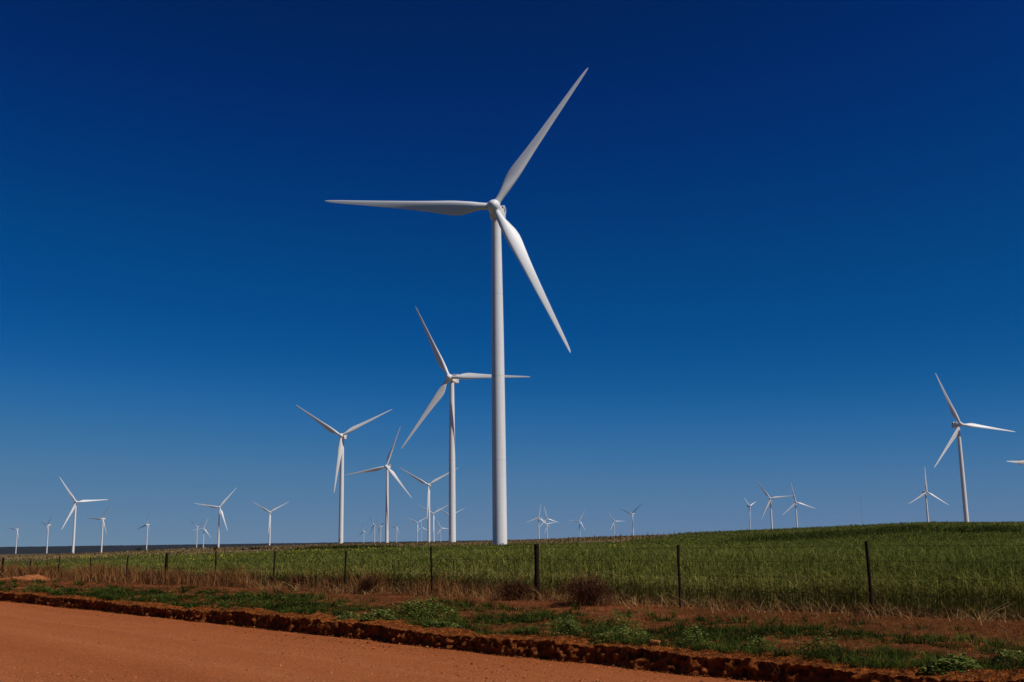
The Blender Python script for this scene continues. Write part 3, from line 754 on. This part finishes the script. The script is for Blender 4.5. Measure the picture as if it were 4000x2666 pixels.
dry_shrub(34.6, 19.2, .60, .48, 'small dark dead shrub in dry grass, leftmost of the dead shrubs', 304, 700)

def rock(name, p, size, m, label, cat, seed, group=None, squash=.7):
    bm = bmesh.new(); bmesh.ops.create_icosphere(bm, subdivisions=3, radius=1)
    rng = np.random.default_rng(seed); off = rng.uniform(0, 50, 3)
    for v in bm.verts:
        c = v.co.copy()
        k = 1 + .55 * (float(fbm(np.array([c.x * 1.3 + off[0]]), np.array([c.y * 1.3 + c.z * 1.7 + off[1]]), seed, 3)[0]) - .5)
        c = Vector((max(-.8, min(.8, c.x)), max(-.8, min(.8, c.y)), max(-.75, min(.75, c.z)))) * k
        v.co = Vector((c.x * size, c.y * size * .8, c.z * size * squash))
    o = mesh_bm(name, bm, m, None, True, R(25)); o.location = p; o.rotation_euler = (.1, -.15, off[2])
    return tag(o, label, cat, group)
def on_verge(u, v, dz=0): 
    p = uv(u, v); return (p[0], p[1], float(bank_z(np.array([u]), np.array([v]))[0][0]) + dz)
rock('stone', on_verge(10.62, 11.55, .03), .10, M['stone'], 'squarish red stone block lying on the lip of the bank', 'stone', 401)
rock('stone', on_verge(18.8, 15.9, .03), .062, M['stone'], 'small orange stone on bare soil left of the thick fence post', 'stone', 402)
rock('stone', on_verge(19.2, 14.4, .01), .034, M['pale_stone'], 'small pale stone on the verge right of the yellow-flecked weed', 'stone', 403)
rock('stone', on_verge(12.0, 15.4, .02), .05, M['stone'], 'small flat red stone on bare soil below the second post from the right', 'stone', 404)

def soil_mound():
    c = uv(58.8, 16.6); nx, ny = 90, 60
    xs = np.linspace(-3.4, 3.0, nx); ys = np.linspace(-1.7, 1.7, ny); X, Y = np.meshgrid(xs, ys, indexing='ij')
    prof = np.exp(-((X - 1.0) / .95) ** 2 - (Y / .85) ** 2) * .33 + np.exp(-((X + 1.4) / 1.3) ** 2 - ((Y + .2) / .8) ** 2) * .26
    Z = prof * (.55 + .9 * fbm(X / .5, Y / .5, 501, 4)) + .13 * (fbm(X / .13, Y / .13, 503, 3) - .5) * smooth(.02, .12, prof) - .10
    o = mesh_np('soil_mound', np.stack([X, Y, Z], -1).reshape(-1, 3), grid_faces(nx, ny), M['mound'], smooth=True, loc=(c[0], c[1], .22))
    tag(o, 'pale heap of loose red soil by the fence at the left edge', 'soil heap')
soil_mound()

# ------------------------------------------------------------------ fences
def lathe(bm, prof, seg, M4=None, cap=True):
    rings = []
    for z, r in prof:
        ring = []
        for k in range(seg):
            a = 2 * math.pi * k / seg; c = Vector((r * math.cos(a), r * math.sin(a), z))
            ring.append(bm.verts.new(M4 @ c if M4 else c))
        rings.append(ring)
    for a, b in zip(rings, rings[1:]):
        for k in range(seg): bm.faces.new((a[k], a[(k + 1) % seg], b[(k + 1) % seg], b[k]))
    if cap:
        bm.faces.new(rings[0][::-1]); bm.faces.new(rings[-1])
    return rings

def post_mesh(r, h, bend, seed, seg=12):
    rng = random.Random(seed); bm = bmesh.new(); n = 9; rings = []
    ph = rng.uniform(0, 6)
    for i in range(n):
        t = i / (n - 1); ox = bend * math.sin(t * 4.2 + ph) ; oy = bend * math.cos(t * 3.1 + ph)
        rr = r * (1.06 - .12 * t) * (1 + rng.uniform(-.05, .05))
        rings.append([bm.verts.new((ox + rr * math.cos(2 * math.pi * k / seg) * (1 + .08 * math.sin(3 * k + i)), oy + rr * math.sin(2 * math.pi * k / seg), -.25 + t * (h + .25))) for k in range(seg)])
    for a, b in zip(rings, rings[1:]):
        for k in range(seg): bm.faces.new((a[k], a[(k + 1) % seg], b[(k + 1) % seg], b[k]))
    c = bm.verts.new((sum(v.co.x for v in rings[-1]) / seg, sum(v.co.y for v in rings[-1]) / seg, h + r * .12))
    for k in range(seg): bm.faces.new((rings[-1][k], rings[-1][(k + 1) % seg], c))
    return bm

def wire(name, pts, r, parent):
    cu_v = []; cu_f = []
    for i, p in enumerate(pts):
        for k in range(4):
            a = math.pi / 2 * k + .78
            cu_v.append((p[0] + r * math.cos(a) * Nn[0], p[1] + r * math.cos(a) * Nn[1], p[2] + r * math.sin(a)))
        if i:
            b = 4 * (i - 1)
            for k in range(4): cu_f.append((b + k, b + (k + 1) % 4, b + 4 + (k + 1) % 4, b + 4 + k))
    return mesh_np(name, cu_v, cu_f, M['wire'], parent)

def roadside_fence():
    root = empty('wire_fence', (*uv(21.2, V_FENCE), .25))
    tag(root, 'roadside fence of dark wooden posts and thin rusty wires in front of the crop', 'fence')
    spots = []
    U0 = [68.6, 63.3, 58.6, 53.9, 49.2, 44.8, 40.1, 35.3, 30.5, 25.8, 21.2, 16.4, 11.64, 6.9, 2.2]
    HT = [1.14, 1.06, 1.17, 1.13, 1.21, 1.30, 1.30, 1.28, 1.31, 1.37, 1.40, 1.38, 1.39, 1.36, 1.4]
    TL = [(0, 0), (.01, 0), (-.01, 0), (0, 0), (-.012, 0), (.004, 0), (-.01, 0), (-.012, 0), (.012, 0), (.006, 0), (.0, 0), (-.014, 0), (.006, 0), (.02, 0), (0, 0)]
    for i, (u, h, tl) in enumerate(zip(U0, HT, TL)):
        thick = i % 5 == 0
        r = .066 if thick else .031
        bm = post_mesh(r, h, 0 if thick else .012, 40 + i)
        p = uv(u, V_FENCE); z = float(bank_z(np.array([u]), np.array([V_FENCE]))[0][0])
        o = mesh_bm('post', bm, M['thick'] if thick else M['post'], root, True, R(40))
        o.location = Vector((p[0], p[1], z)) - root.location
        o.rotation_euler = (0, -tl[0] * .8, 0)
        if thick: o['label'] = 'thick round straining post'
        spots.append((p[0], p[1], z, h))
    for f in (.30, .52, .74, .95):
        pts = []
        for a, b in zip(spots, spots[1:]):
            for k in range(6):
                t = k / 6; sag = .02 * 4 * t * (1 - t)
                pts.append((a[0] + (b[0] - a[0]) * t - root.location.x, a[1] + (b[1] - a[1]) * t - root.location.y,
                            (a[2] + a[3] * f) * (1 - t) + (b[2] + b[3] * f) * t - sag - root.location.z))
        pts = [(q[0] - Nn[0] * .035, q[1] - Nn[1] * .035, q[2]) for q in pts]
        wire('fence_wire', pts, .0038, root)
    return root
FENCE = roadside_fence()

def far_fence(knots, n, label, seed, h=1.3):
    """knots: (azimuth deg, distance)"""
    a = np.array(knots); t = np.linspace(0, 1, n); tk = np.linspace(0, 1, len(a))
    az = np.radians(np.interp(t, tk, a[:, 0])); d = np.interp(t, tk, a[:, 1])
    X, Y = np.sin(az) * d, np.cos(az) * d; Z = terrain(X, Y)
    root = empty('wire_fence', (X[n // 2], Y[n // 2], Z[n // 2])); tag(root, label, 'fence')
    rng = random.Random(seed); me = [post_mesh(r_, 1, .02, seed + k, 6) for k, r_ in enumerate((.055, .075))]
    mm = []
    for b in me:
        o = mesh_bm('post', b, M['post'], root, True); mm.append(o.data)
        COL.objects.unlink(o); bpy.data.objects.remove(o)
    for i in range(n):
        o = bpy.data.objects.new('post', mm[1 if i % 5 == 0 else 0]); COL.objects.link(o); o.parent = root
        o.location = Vector((X[i], Y[i], Z[i])) - root.location
        o.scale = (1, 1, h * (1.15 if i % 5 == 0 else rng.uniform(.8, 1.1))); o.rotation_euler = (rng.uniform(-.1, .1), rng.uniform(-.12, .2), 0)
    for f in (.5, .95):
        wire('fence_wire', [(X[i] - root.location.x, Y[i] - root.location.y, Z[i] + h * f - root.location.z) for i in range(n)], .006, root)
far_fence([(2.8, 300), (5.9, 350), (9.0, 395), (11.9, 420), (13.2, 430)], 46, 'distant fence of many small posts climbing the skyline between pasture and green hill', 61)
far_fence([(-26, 292), (-23.5, 290), (-19.8, 288), (-17.5, 285)], 10, 'short row of small far posts at the far side of the crop on the left', 62, 1.5)

# ------------------------------------------------------------------ bird on a post
def bird():
    u = 40.1; p = uv(u, V_FENCE); z = float(bank_z(np.array([u]), np.array([V_FENCE]))[0][0]) + 1.30
    me = bpy.data.meshes.new('bird'); o = link(bpy.data.objects.new('bird', me))
    pts = [(0, 0, .085), (.028, 0, .115), (.040, 0, .150), (.048, 0, .172), (-.030, 0, .055), (-.062, 0, .022), (-.085, 0, -.010)]
    rad = [.036, .034, .024, .022, .026, .014, .008]
    me.from_pydata(pts, [(0, 1), (1, 2), (2, 3), (0, 4), (4, 5), (5, 6)], [])
    md = o.modifiers.new('skin', 'SKIN'); sd = o.modifiers.new('sub', 'SUBSURF'); sd.levels = sd.render_levels = 2
    for i, r_ in enumerate(rad): me.skin_vertices[0].data[i].radius = (r_, r_ * .9)
    me.skin_vertices[0].data[0].use_root = True
    dg = bpy.context.evaluated_depsgraph_get(); dg.update()
    nm = bpy.data.meshes.new_from_object(o.evaluated_get(dg)); o.modifiers.clear(); o.data = nm
    for q in nm.polygons: q.use_smooth = True
    nm.materials.clear(); nm.materials.append(M['bird'])
    o.location = (p[0], p[1], z + .01)
    bm = bmesh.new(); lathe(bm, [(0, .008), (.016, .005), (.03, .001)], 8, Matrix.Translation((.064, 0, .172)) @ Matrix.Rotation(R(96), 4, 'Y'))
    mesh_bm('beak', bm, M['birdbelly'], o)
    for s_ in (-1, 1):
        bm = bmesh.new(); lathe(bm, [(0, .004), (.05, .005), (.06, .012)], 6, Matrix.Translation((.0, s_ * .014, 0)))
        mesh_bm('leg', bm, M['birdbelly'], o)
        bm = bmesh.new(); bmesh.ops.create_uvsphere(bm, u_segments=14, v_segments=8, radius=1)
        for v in bm.verts: v.co = Vector((v.co.x * .062 - .5 * .0, v.co.y * .010, v.co.z * (.024 - .010 * v.co.x)))
        wg = mesh_bm('wing', bm, M['bird'], o); wg.location = (-.018, s_ * .031, .082); wg.rotation_euler = (0, R(-42), 0)
    tag(o, 'small brown bird perched on top of a thin fence post', 'bird')
bird()

# ------------------------------------------------------------------ wind turbine
OV, TILT = 4.2, R(5)
def tower_bm():
    bm = bmesh.new()
    prof = [(-1.0, 1.92), (0, 1.92), (20, 1.86), (42, 1.77), (58, 1.66), (75, 1.46), (HUB - 2.4, 1.26), (HUB - 1.9, 1.26)]
    zs = np.linspace(-1.0, HUB - 1.9, 40); rr = np.interp(zs, [p[0] for p in prof], [p[1] for p in prof])
    lathe(bm, list(zip(zs, rr)), 48)
    return bm

def loft(bm, rings, cap=True):
    vs_ = [[bm.verts.new(c) for c in r] for r in rings]; n = len(vs_[0])
    for a, b in zip(vs_, vs_[1:]):
        for k in range(n): bm.faces.new((a[k], a[(k + 1) % n], b[(k + 1) % n], b[k]))
    if cap: bm.faces.new(vs_[0][::-1]); bm.faces.new(vs_[-1])
    bmesh.ops.recalc_face_normals(bm, faces=bm.faces)

def superring(y, hw, zb, zt, e=.28, n=36):
    out = []
    zc, hz = (zb + zt) / 2, (zt - zb) / 2
    for k in range(n):
        a = 2 * math.pi * k / n; c, s_ = math.cos(a), math.sin(a)
        out.append((hw * math.copysign(abs(c) ** e, c), y, zc + hz * math.copysign(abs(s_) ** e, s_)))
    return out

def nacelle_bm():
    bm = bmesh.new()
    st = [(-2.15, 1.15, -1.15, 1.2, .7), (-2.0, 1.45, -1.5, 1.45, .5), (-1.0, 1.65, -1.95, 1.62, .36), (1.2, 1.74, -2.0, 1.7, .3), (4.5, 1.74, -1.95, 1.7, .3),
          (6.6, 1.70, -1.75, 1.68, .3), (7.5, 1.60, -1.45, 1.6, .34), (7.8, 1.35, -1.15, 1.4, .45)]
    loft(bm, [superring(*a) for a in st])
    return bm

def box(bm, x0, x1, y0, y1, z0, z1, skew=0):
    c = [(x, y + skew * (z - z0), z) for x in (x0, x1) for y in (y0, y1) for z in (z0, z1)]
    v = [bm.verts.new(q) for q in c]
    for f in ((0, 1, 3, 2), (4, 6, 7, 5), (0, 4, 5, 1), (2, 3, 7, 6), (0, 2, 6, 4), (1, 5, 7, 3)): bm.faces.new([v[i] for i in f])

def cooler_bm():
    """open frame at the rear of the roof: heavy bars round a dark cooler, leaning back"""
    bm = bmesh.new(); b = .30; y0, y1, z0, z1, k = 3.9, 7.3, 1.62, 3.35, .32
    for s_ in (-1, 1):
        x0, x1 = sorted((s_ * 1.72, s_ * (1.72 - b)))
        box(bm, x0, x1, y0, y0 + b, z0, z1, k); box(bm, x0, x1, y1 - b, y1, z0, z1, k)
        box(bm, x0, x1, y0 + b, y1 - b, z1 - b, z1 - .003, k)
        bmesh.ops.translate(bm, verts=list(bm.verts)[-8:], vec=(0, k * (z1 - b - z0), 0))
    for yy in (y0 + .003, y1 - b - .003):
        box(bm, -1.42, 1.42, yy, yy + b, z1 - b - .003, z1 - .006, k)
        bmesh.ops.translate(bm, verts=list(bm.verts)[-8:], vec=(0, k * (z1 - b - z0), 0))
    bmesh.ops.recalc_face_normals(bm, faces=bm.faces)
    return bm

def hub_bm():
    bm = bmesh.new()
    m = Matrix.Rotation(R(90), 4, 'X')        # lathe axis z -> -y (upwind)
    lathe(bm, [(-1.75, 1.3), (-1.6, 1.62), (-1.0, 1.74), (0, 1.78), (.7, 1.72), (1.3, 1.52), (1.8, 1.2), (2.15, .78), (2.35, .35), (2.41, .02)], 40, m)
    for k in range(3):
        q = Matrix.Rotation(k * 2 * math.pi / 3, 4, 'Y')
        lathe(bm, [(.6, 1.12), (1.72, 1.08), (1.80, 1.02)], 32, q)
    bmesh.ops.recalc_face_normals(bm, faces=bm.faces)
    return bm

RT = [0.0, 1.62, 2.4, 3.4, 5.0, 6.5, 8.5, 10.5, 12.5, 15, 18, 22, 26, 30, 34, 38, 41.5, 44, 45.8, 46.8, 47.3, 47.5]
CH = [0, 1.86, 1.86, 1.94, 2.42, 3.08, 3.78, 4.05, 3.92, 3.50, 3.04, 2.58, 2.22, 1.90, 1.60, 1.32, 1.09, .90, .68, .47, .25, .06]
def blade_bm(CONE=R(2.5), PITCH=8.0):
    bm = bmesh.new(); n = 28; rings = []
    for r, c in list(zip(RT, CH))[1:]:
        f = float(smooth(2.2, 9.5, r))                         # circle -> aerofoil
        tw = R(PITCH + 15.5 * (1 - min(1, max(0, (r - 3) / 36))) ** 1.5 * float(smooth(1.6, 7, r)))
        tc = .42 - .25 * min(1, max(0, (r - 9) / 20))
        le = .5 * (1 - f) + .30 * f
        ring = []
        for k in range(n):
            a = 2 * math.pi * k / n
            xc = (1 - math.cos(a)) / 2                         # 0 leading edge .. 1 trailing edge
            sgn = 1 if a <= math.pi else -1
            yc = .5 * abs(math.sin(a)) * sgn
            yt = 5 * tc * (.2969 * math.sqrt(xc) - .126 * xc - .3516 * xc ** 2 + .2843 * xc ** 3 - .1015 * xc ** 4) * (1.1 if sgn > 0 else .8) * sgn
            y = (yc * (1 - f) + yt * f) * c
            x = (le - xc) * c                                   # +x towards the leading edge
            # twist: leading edge turns upwind (-y)
            X = x * math.cos(tw) + y * math.sin(tw); Y = -x * math.sin(tw) + y * math.cos(tw)
            ring.append((X, Y - math.sin(CONE) * r, r * math.cos(CONE)))
        rings.append(ring)
    loft(bm, rings)
    return bm

def seal_bm():
    bm = bmesh.new(); lathe(bm, [(1.74, 1.0), (1.76, 1.03), (1.84, 1.03), (1.86, .9)], 32)
    return bm

def make_turbine():
    root = empty('wind_turbine')
    mesh_bm('tower', tower_bm(), M['tower'], root, True, R(60))
    na = mesh_bm('nacelle', nacelle_bm(), M['white'], root, True, R(50))
    mesh_bm('cooler_frame', cooler_bm(), M['white'], na, False)
    bm = bmesh.new(); box(bm, -1.45, 1.45, 4.5, 6.75, 1.66, 2.98, .32); bmesh.ops.recalc_face_normals(bm, faces=bm.faces)
    mesh_bm('radiator', bm, M['grille'], na, False)
    bm = bmesh.new(); box(bm, -1.2, 1.2, .9, 3.2, 1.66, 1.76); bmesh.ops.recalc_face_normals(bm, faces=bm.faces)
    mesh_bm('roof_hatch', bm, M['grille'], na, False)
    for s_ in (-1, 1):
        bm = bmesh.new(); x0, x1 = sorted((s_ * 1.70, s_ * 1.762)); box(bm, x0, x1, 4.6, 6.0, -.55, -.05); bmesh.ops.recalc_face_normals(bm, faces=bm.faces)
        mesh_bm('side_vent', bm, M['grille'], na, False)
        bm = bmesh.new(); lathe(bm, [(3.2, .06), (4.1, .05), (4.11, .2), (4.4, .2)], 8, Matrix.Translation((s_ * 1.2, 7.7, 0)))
        mesh_bm('wind_sensor', bm, M['steel'], na, False)
    mesh_bm('hub', hub_bm(), M['white'], root, True, R(42))
    bl = mesh_bm('blade', blade_bm(), M['white'], root, True, R(60))
    sb = mesh_bm('root_seal', seal_bm(), M['seam'], bl, True, R(40))
    for k in range(2):
        b = bl.copy(); COL.objects.link(b); b.parent = root
        c = sb.copy(); COL.objects.link(c); c.parent = b
    return root

def kids(o): return [c for c in bpy.data.objects if c.parent == o]
def copy_tree(o, parent=None):
    c = o.copy(); COL.objects.link(c); c.parent = parent
    for ch in kids(o): copy_tree(ch, c)
    return c

LAB = {
'main': 'huge nearest wind turbine in the middle, one blade pointing level left',
'v': 'second largest turbine, one blade reaching right behind the giant tower',
'j': 'tall turbine with two blades raised in a wide V, leftmost of the tall ones',
'k': 'tall turbine between the wide-V turbine and the second largest, dark blade steeply up',
'l': 'medium turbine just left of the second largest tower, Y-shaped blades, one tip behind that tower',
'ff': 'large turbine on the right-hand green hill, nacelle in shade behind its hub',
'gg': 'small turbine left of the large hilltop turbine, one blade straight up',
'hh': 'turbine cut off by the right edge, only a blade tip and nacelle end in view',
'c': 'largest turbine at the far left, one blade level to the right',
'a': 'tiny turbine closest to the left edge of the photo',
'b': 'tiny turbine seen side-on, its long pale nacelle showing, between the leftmost two towers',
'd': 'small turbine just right of the largest far-left turbine, one blade level to the left',
'e': 'small lone turbine beside a dark bush in the left pasture',
'f': 'left one of the small overlapping left pair, nacelle sticking out right',
'g': 'right one of the small overlapping left pair, one blade up, one down right',
'h': 'medium turbine right of the overlapping left pair, one blade up right and one level left',
'i': 'medium turbine standing alone left of the tall wide-V turbine, its blades in a Y',
'm': 'tiny far turbine right of the tall wide-V tower, one blade straight up',
'n': 'small far turbine left of the nearly side-on one by the dark-bladed tower',
'o': 'small far turbine nearly side-on, just left of the tall dark-bladed turbine tower',
'p': 'tiny far turbine just right of the tall dark-bladed turbine tower, one blade level left',
'q': 'small turbine with Y-shaped blades left of the medium Y-shaped turbine',
'r': 'tiniest far turbine, one blade up, squeezed between two Y-shaped turbines',
's': 'small turbine with Y-shaped blades right behind the medium Y-shaped turbine tower',
't': 'tiny far turbine just left of the second largest tower, one blade level right',
'u': 'turbine hidden behind the second largest tower, only its blades showing on both sides',
'w': 'leftmost of three crossing turbines right of the giant tower, one blade nearly straight up',
'x': 'middle tall one of three crossing turbines right of the giant tower',
'y': 'lowest and farthest of three crossing turbines, its tower beside the middle one',
'z': 'small turbine standing alone on the brown crest right of the three crossing ones',
'aa': 'small turbine on the brown crest, one blade level right, left of the spread-V one',
'bb': 'small turbine on the brown crest with two blades in a spread V',
'cc': 'small side-on turbine at the green skyline, nacelle to the left of its hub',
'dd': 'medium skyline turbine on the right, one blade level to the right behind its neighbour',
'ee': 'medium skyline turbine on the right, one blade almost straight up, right of its twin',
}
PROTO = make_turbine()
def pose(root, key):
    x, y, hz, yaw, th, vis = TURB[key]
    zb = float(terrain(np.array([x]), np.array([y]))[0]) - .05
    root.location = (x, y, zb); root.rotation_euler = (0, 0, yaw)
    H = hz - zb; k = 0
    for c in kids(root):
        nm = c.name.split('.')[0]
        if nm == 'tower': c.scale = (1, 1, H / HUB) ; 
        elif nm == 'nacelle': c.location = (0, 0, H - .35)
        else:
            m_ = Matrix.Translation((0, -OV, H)) @ Matrix.Rotation(-TILT, 4, 'X') @ Matrix.Rotation(th + (k if nm == 'blade' else 0) * 2 * math.pi / 3, 4, 'Y')
            c.matrix_local = m_
            if nm == 'blade': k += 1
    tag(root, LAB[key], 'wind turbine', 'white turbines of the wind farm')
for i, key in enumerate(TURB):
    if i == 0: continue
    pose(copy_tree(PROTO), key)
pose(PROTO, list(TURB)[0])

def tower_door():
    for o in [o for o in bpy.data.objects if o.get('label') == LAB['j']]:
        bm = bmesh.new(); a0, a1 = R(-112), R(-92)
        vi = [[bm.verts.new((r_ * math.cos(a), r_ * math.sin(a), z)) for a in np.linspace(a0, a1, 5)] for z in (2.2, 4.6) for r_ in (1.925,)]
        for k in range(4): bm.faces.new((vi[0][k], vi[0][k + 1], vi[1][k + 1], vi[1][k]))
        r_ = bmesh.ops.extrude_face_region(bm, geom=bm.faces[:])
        for v in r_['geom']:
            if isinstance(v, bmesh.types.BMVert): v.co.x *= .97; v.co.y *= .97
        bmesh.ops.recalc_face_normals(bm, faces=bm.faces)
        mesh_bm('door', bm, M['seam'], o, False)
tower_door()

# ------------------------------------------------------------------ mast, bush and tree far off
def mast():
    x, y = 1063.0, 3334.0; z = float(terrain(np.array([x]), np.array([y]))[0])
    root = empty('met_mast', (x, y, z)); tag(root, 'thin grey lattice mast on the skyline of the green hill', 'mast')
    H = 125; bm = bmesh.new(); wd = .55
    cs = [(wd * math.cos(a), wd * math.sin(a)) for a in (.5, .5 + 2.094, .5 + 4.189)]
    for cx, cy in cs: lathe(bm, [(0, .12), (H, .10)], 6, Matrix.Translation((cx, cy, 0)))
    for i in range(60):
        z0, z1 = i * H / 60, (i + 1) * H / 60
        for k in range(3):
            a = Vector((*cs[k], z0)); b = Vector((*cs[(k + 1) % 3], z1)); d_ = b - a
            lathe(bm, [(0, .05), (d_.length, .05)], 4, Matrix.Translation(a) @ d_.to_track_quat('Z', 'Y').to_matrix().to_4x4())
    mesh_bm('lattice', bm, M['steel'], root, False)
    for k in range(3):
        bm = bmesh.new(); a = Vector((0, 0, H * .9)); b = Vector((45 * math.cos(.5 + 2.094 * k), 45 * math.sin(.5 + 2.094 * k), 0)); d_ = b - a
        lathe(bm, [(0, .02), (d_.length, .02)], 4, Matrix.Translation(a) @ d_.to_track_quat('Z', 'Y').to_matrix().to_4x4())
        mesh_bm('guy_wire', bm, M['steel'], root, False)
mast()

def far_plant(name, x, y, w_, h_, label, cat, seed, trunk=0):
    rng = np.random.default_rng(seed); n = 420; z = float(terrain(np.array([x]), np.array([y]))[0])
    root = empty(name, (x, y, z)); tag(root, label, cat)
    v = rng.normal(0, 1, (n, 3)); v /= np.linalg.norm(v, axis=1)[:, None]; v *= rng.uniform(.2, 1, n)[:, None] ** .4
    lump = .7 + .6 * vnoise(v[:, 0] * 2 + 7, v[:, 2] * 2 + 3, seed)
    P = v * lump[:, None] * np.array([w_ / 2, w_ / 2, (h_ - trunk) / 2]) + np.array([0, 0, trunk + (h_ - trunk) / 2])
    s_ = np.full(n, w_ * .09); acc = Acc()
    acc.add(blades(P, s_ * rng.uniform(.2, 1, n), s_, rng.uniform(0, 6.28, n), s_ * .8, rng.uniform(0, 1, n), rng.uniform(0, 1, n), 1, .5, rng=rng))
    acc.build('foliage' if not trunk else 'crown', M['bush'], root)
    bm = bmesh.new(); lathe(bm, [(-.2, w_ * .05), (trunk + h_ * .3, w_ * .03), (h_ * .8, w_ * .012)], 8); mesh_bm('trunk' if trunk else 'stem', bm, M['thick'], root)
far_plant('bush', -136.2, 397.3, 2.3, 1.15, 'lone low dark bush on the pasture crest at the left', 'bush', 71)
far_plant('tree', -56.6, 1999.2, 4.2, 3.6, 'tiny dark tree on the far horizon just left of the giant tower', 'tree', 72, 1.0)

# ------------------------------------------------------------------ air
def haze():
    bm = bmesh.new(); box(bm, -14600, 14600, -14600, 14600, -28, 200)
    m = bpy.data.materials.new('pale_air'); m.use_nodes = True; nt = m.node_tree
    nt.nodes.remove(nt.nodes['Principled BSDF'])
    v = nt.nodes.new('ShaderNodeVolumePrincipled'); v.inputs['Color'].default_value = (.62, .78, 1, 1); v.inputs['Density'].default_value = 4e-6
    v.inputs['Anisotropy'].default_value = .2
    nt.links.new(v.outputs[0], nt.nodes['Material Output'].inputs['Volume'])
    tag(mesh_bm('haze', bm, m, None, False), None, None, None, 'stuff')
haze()
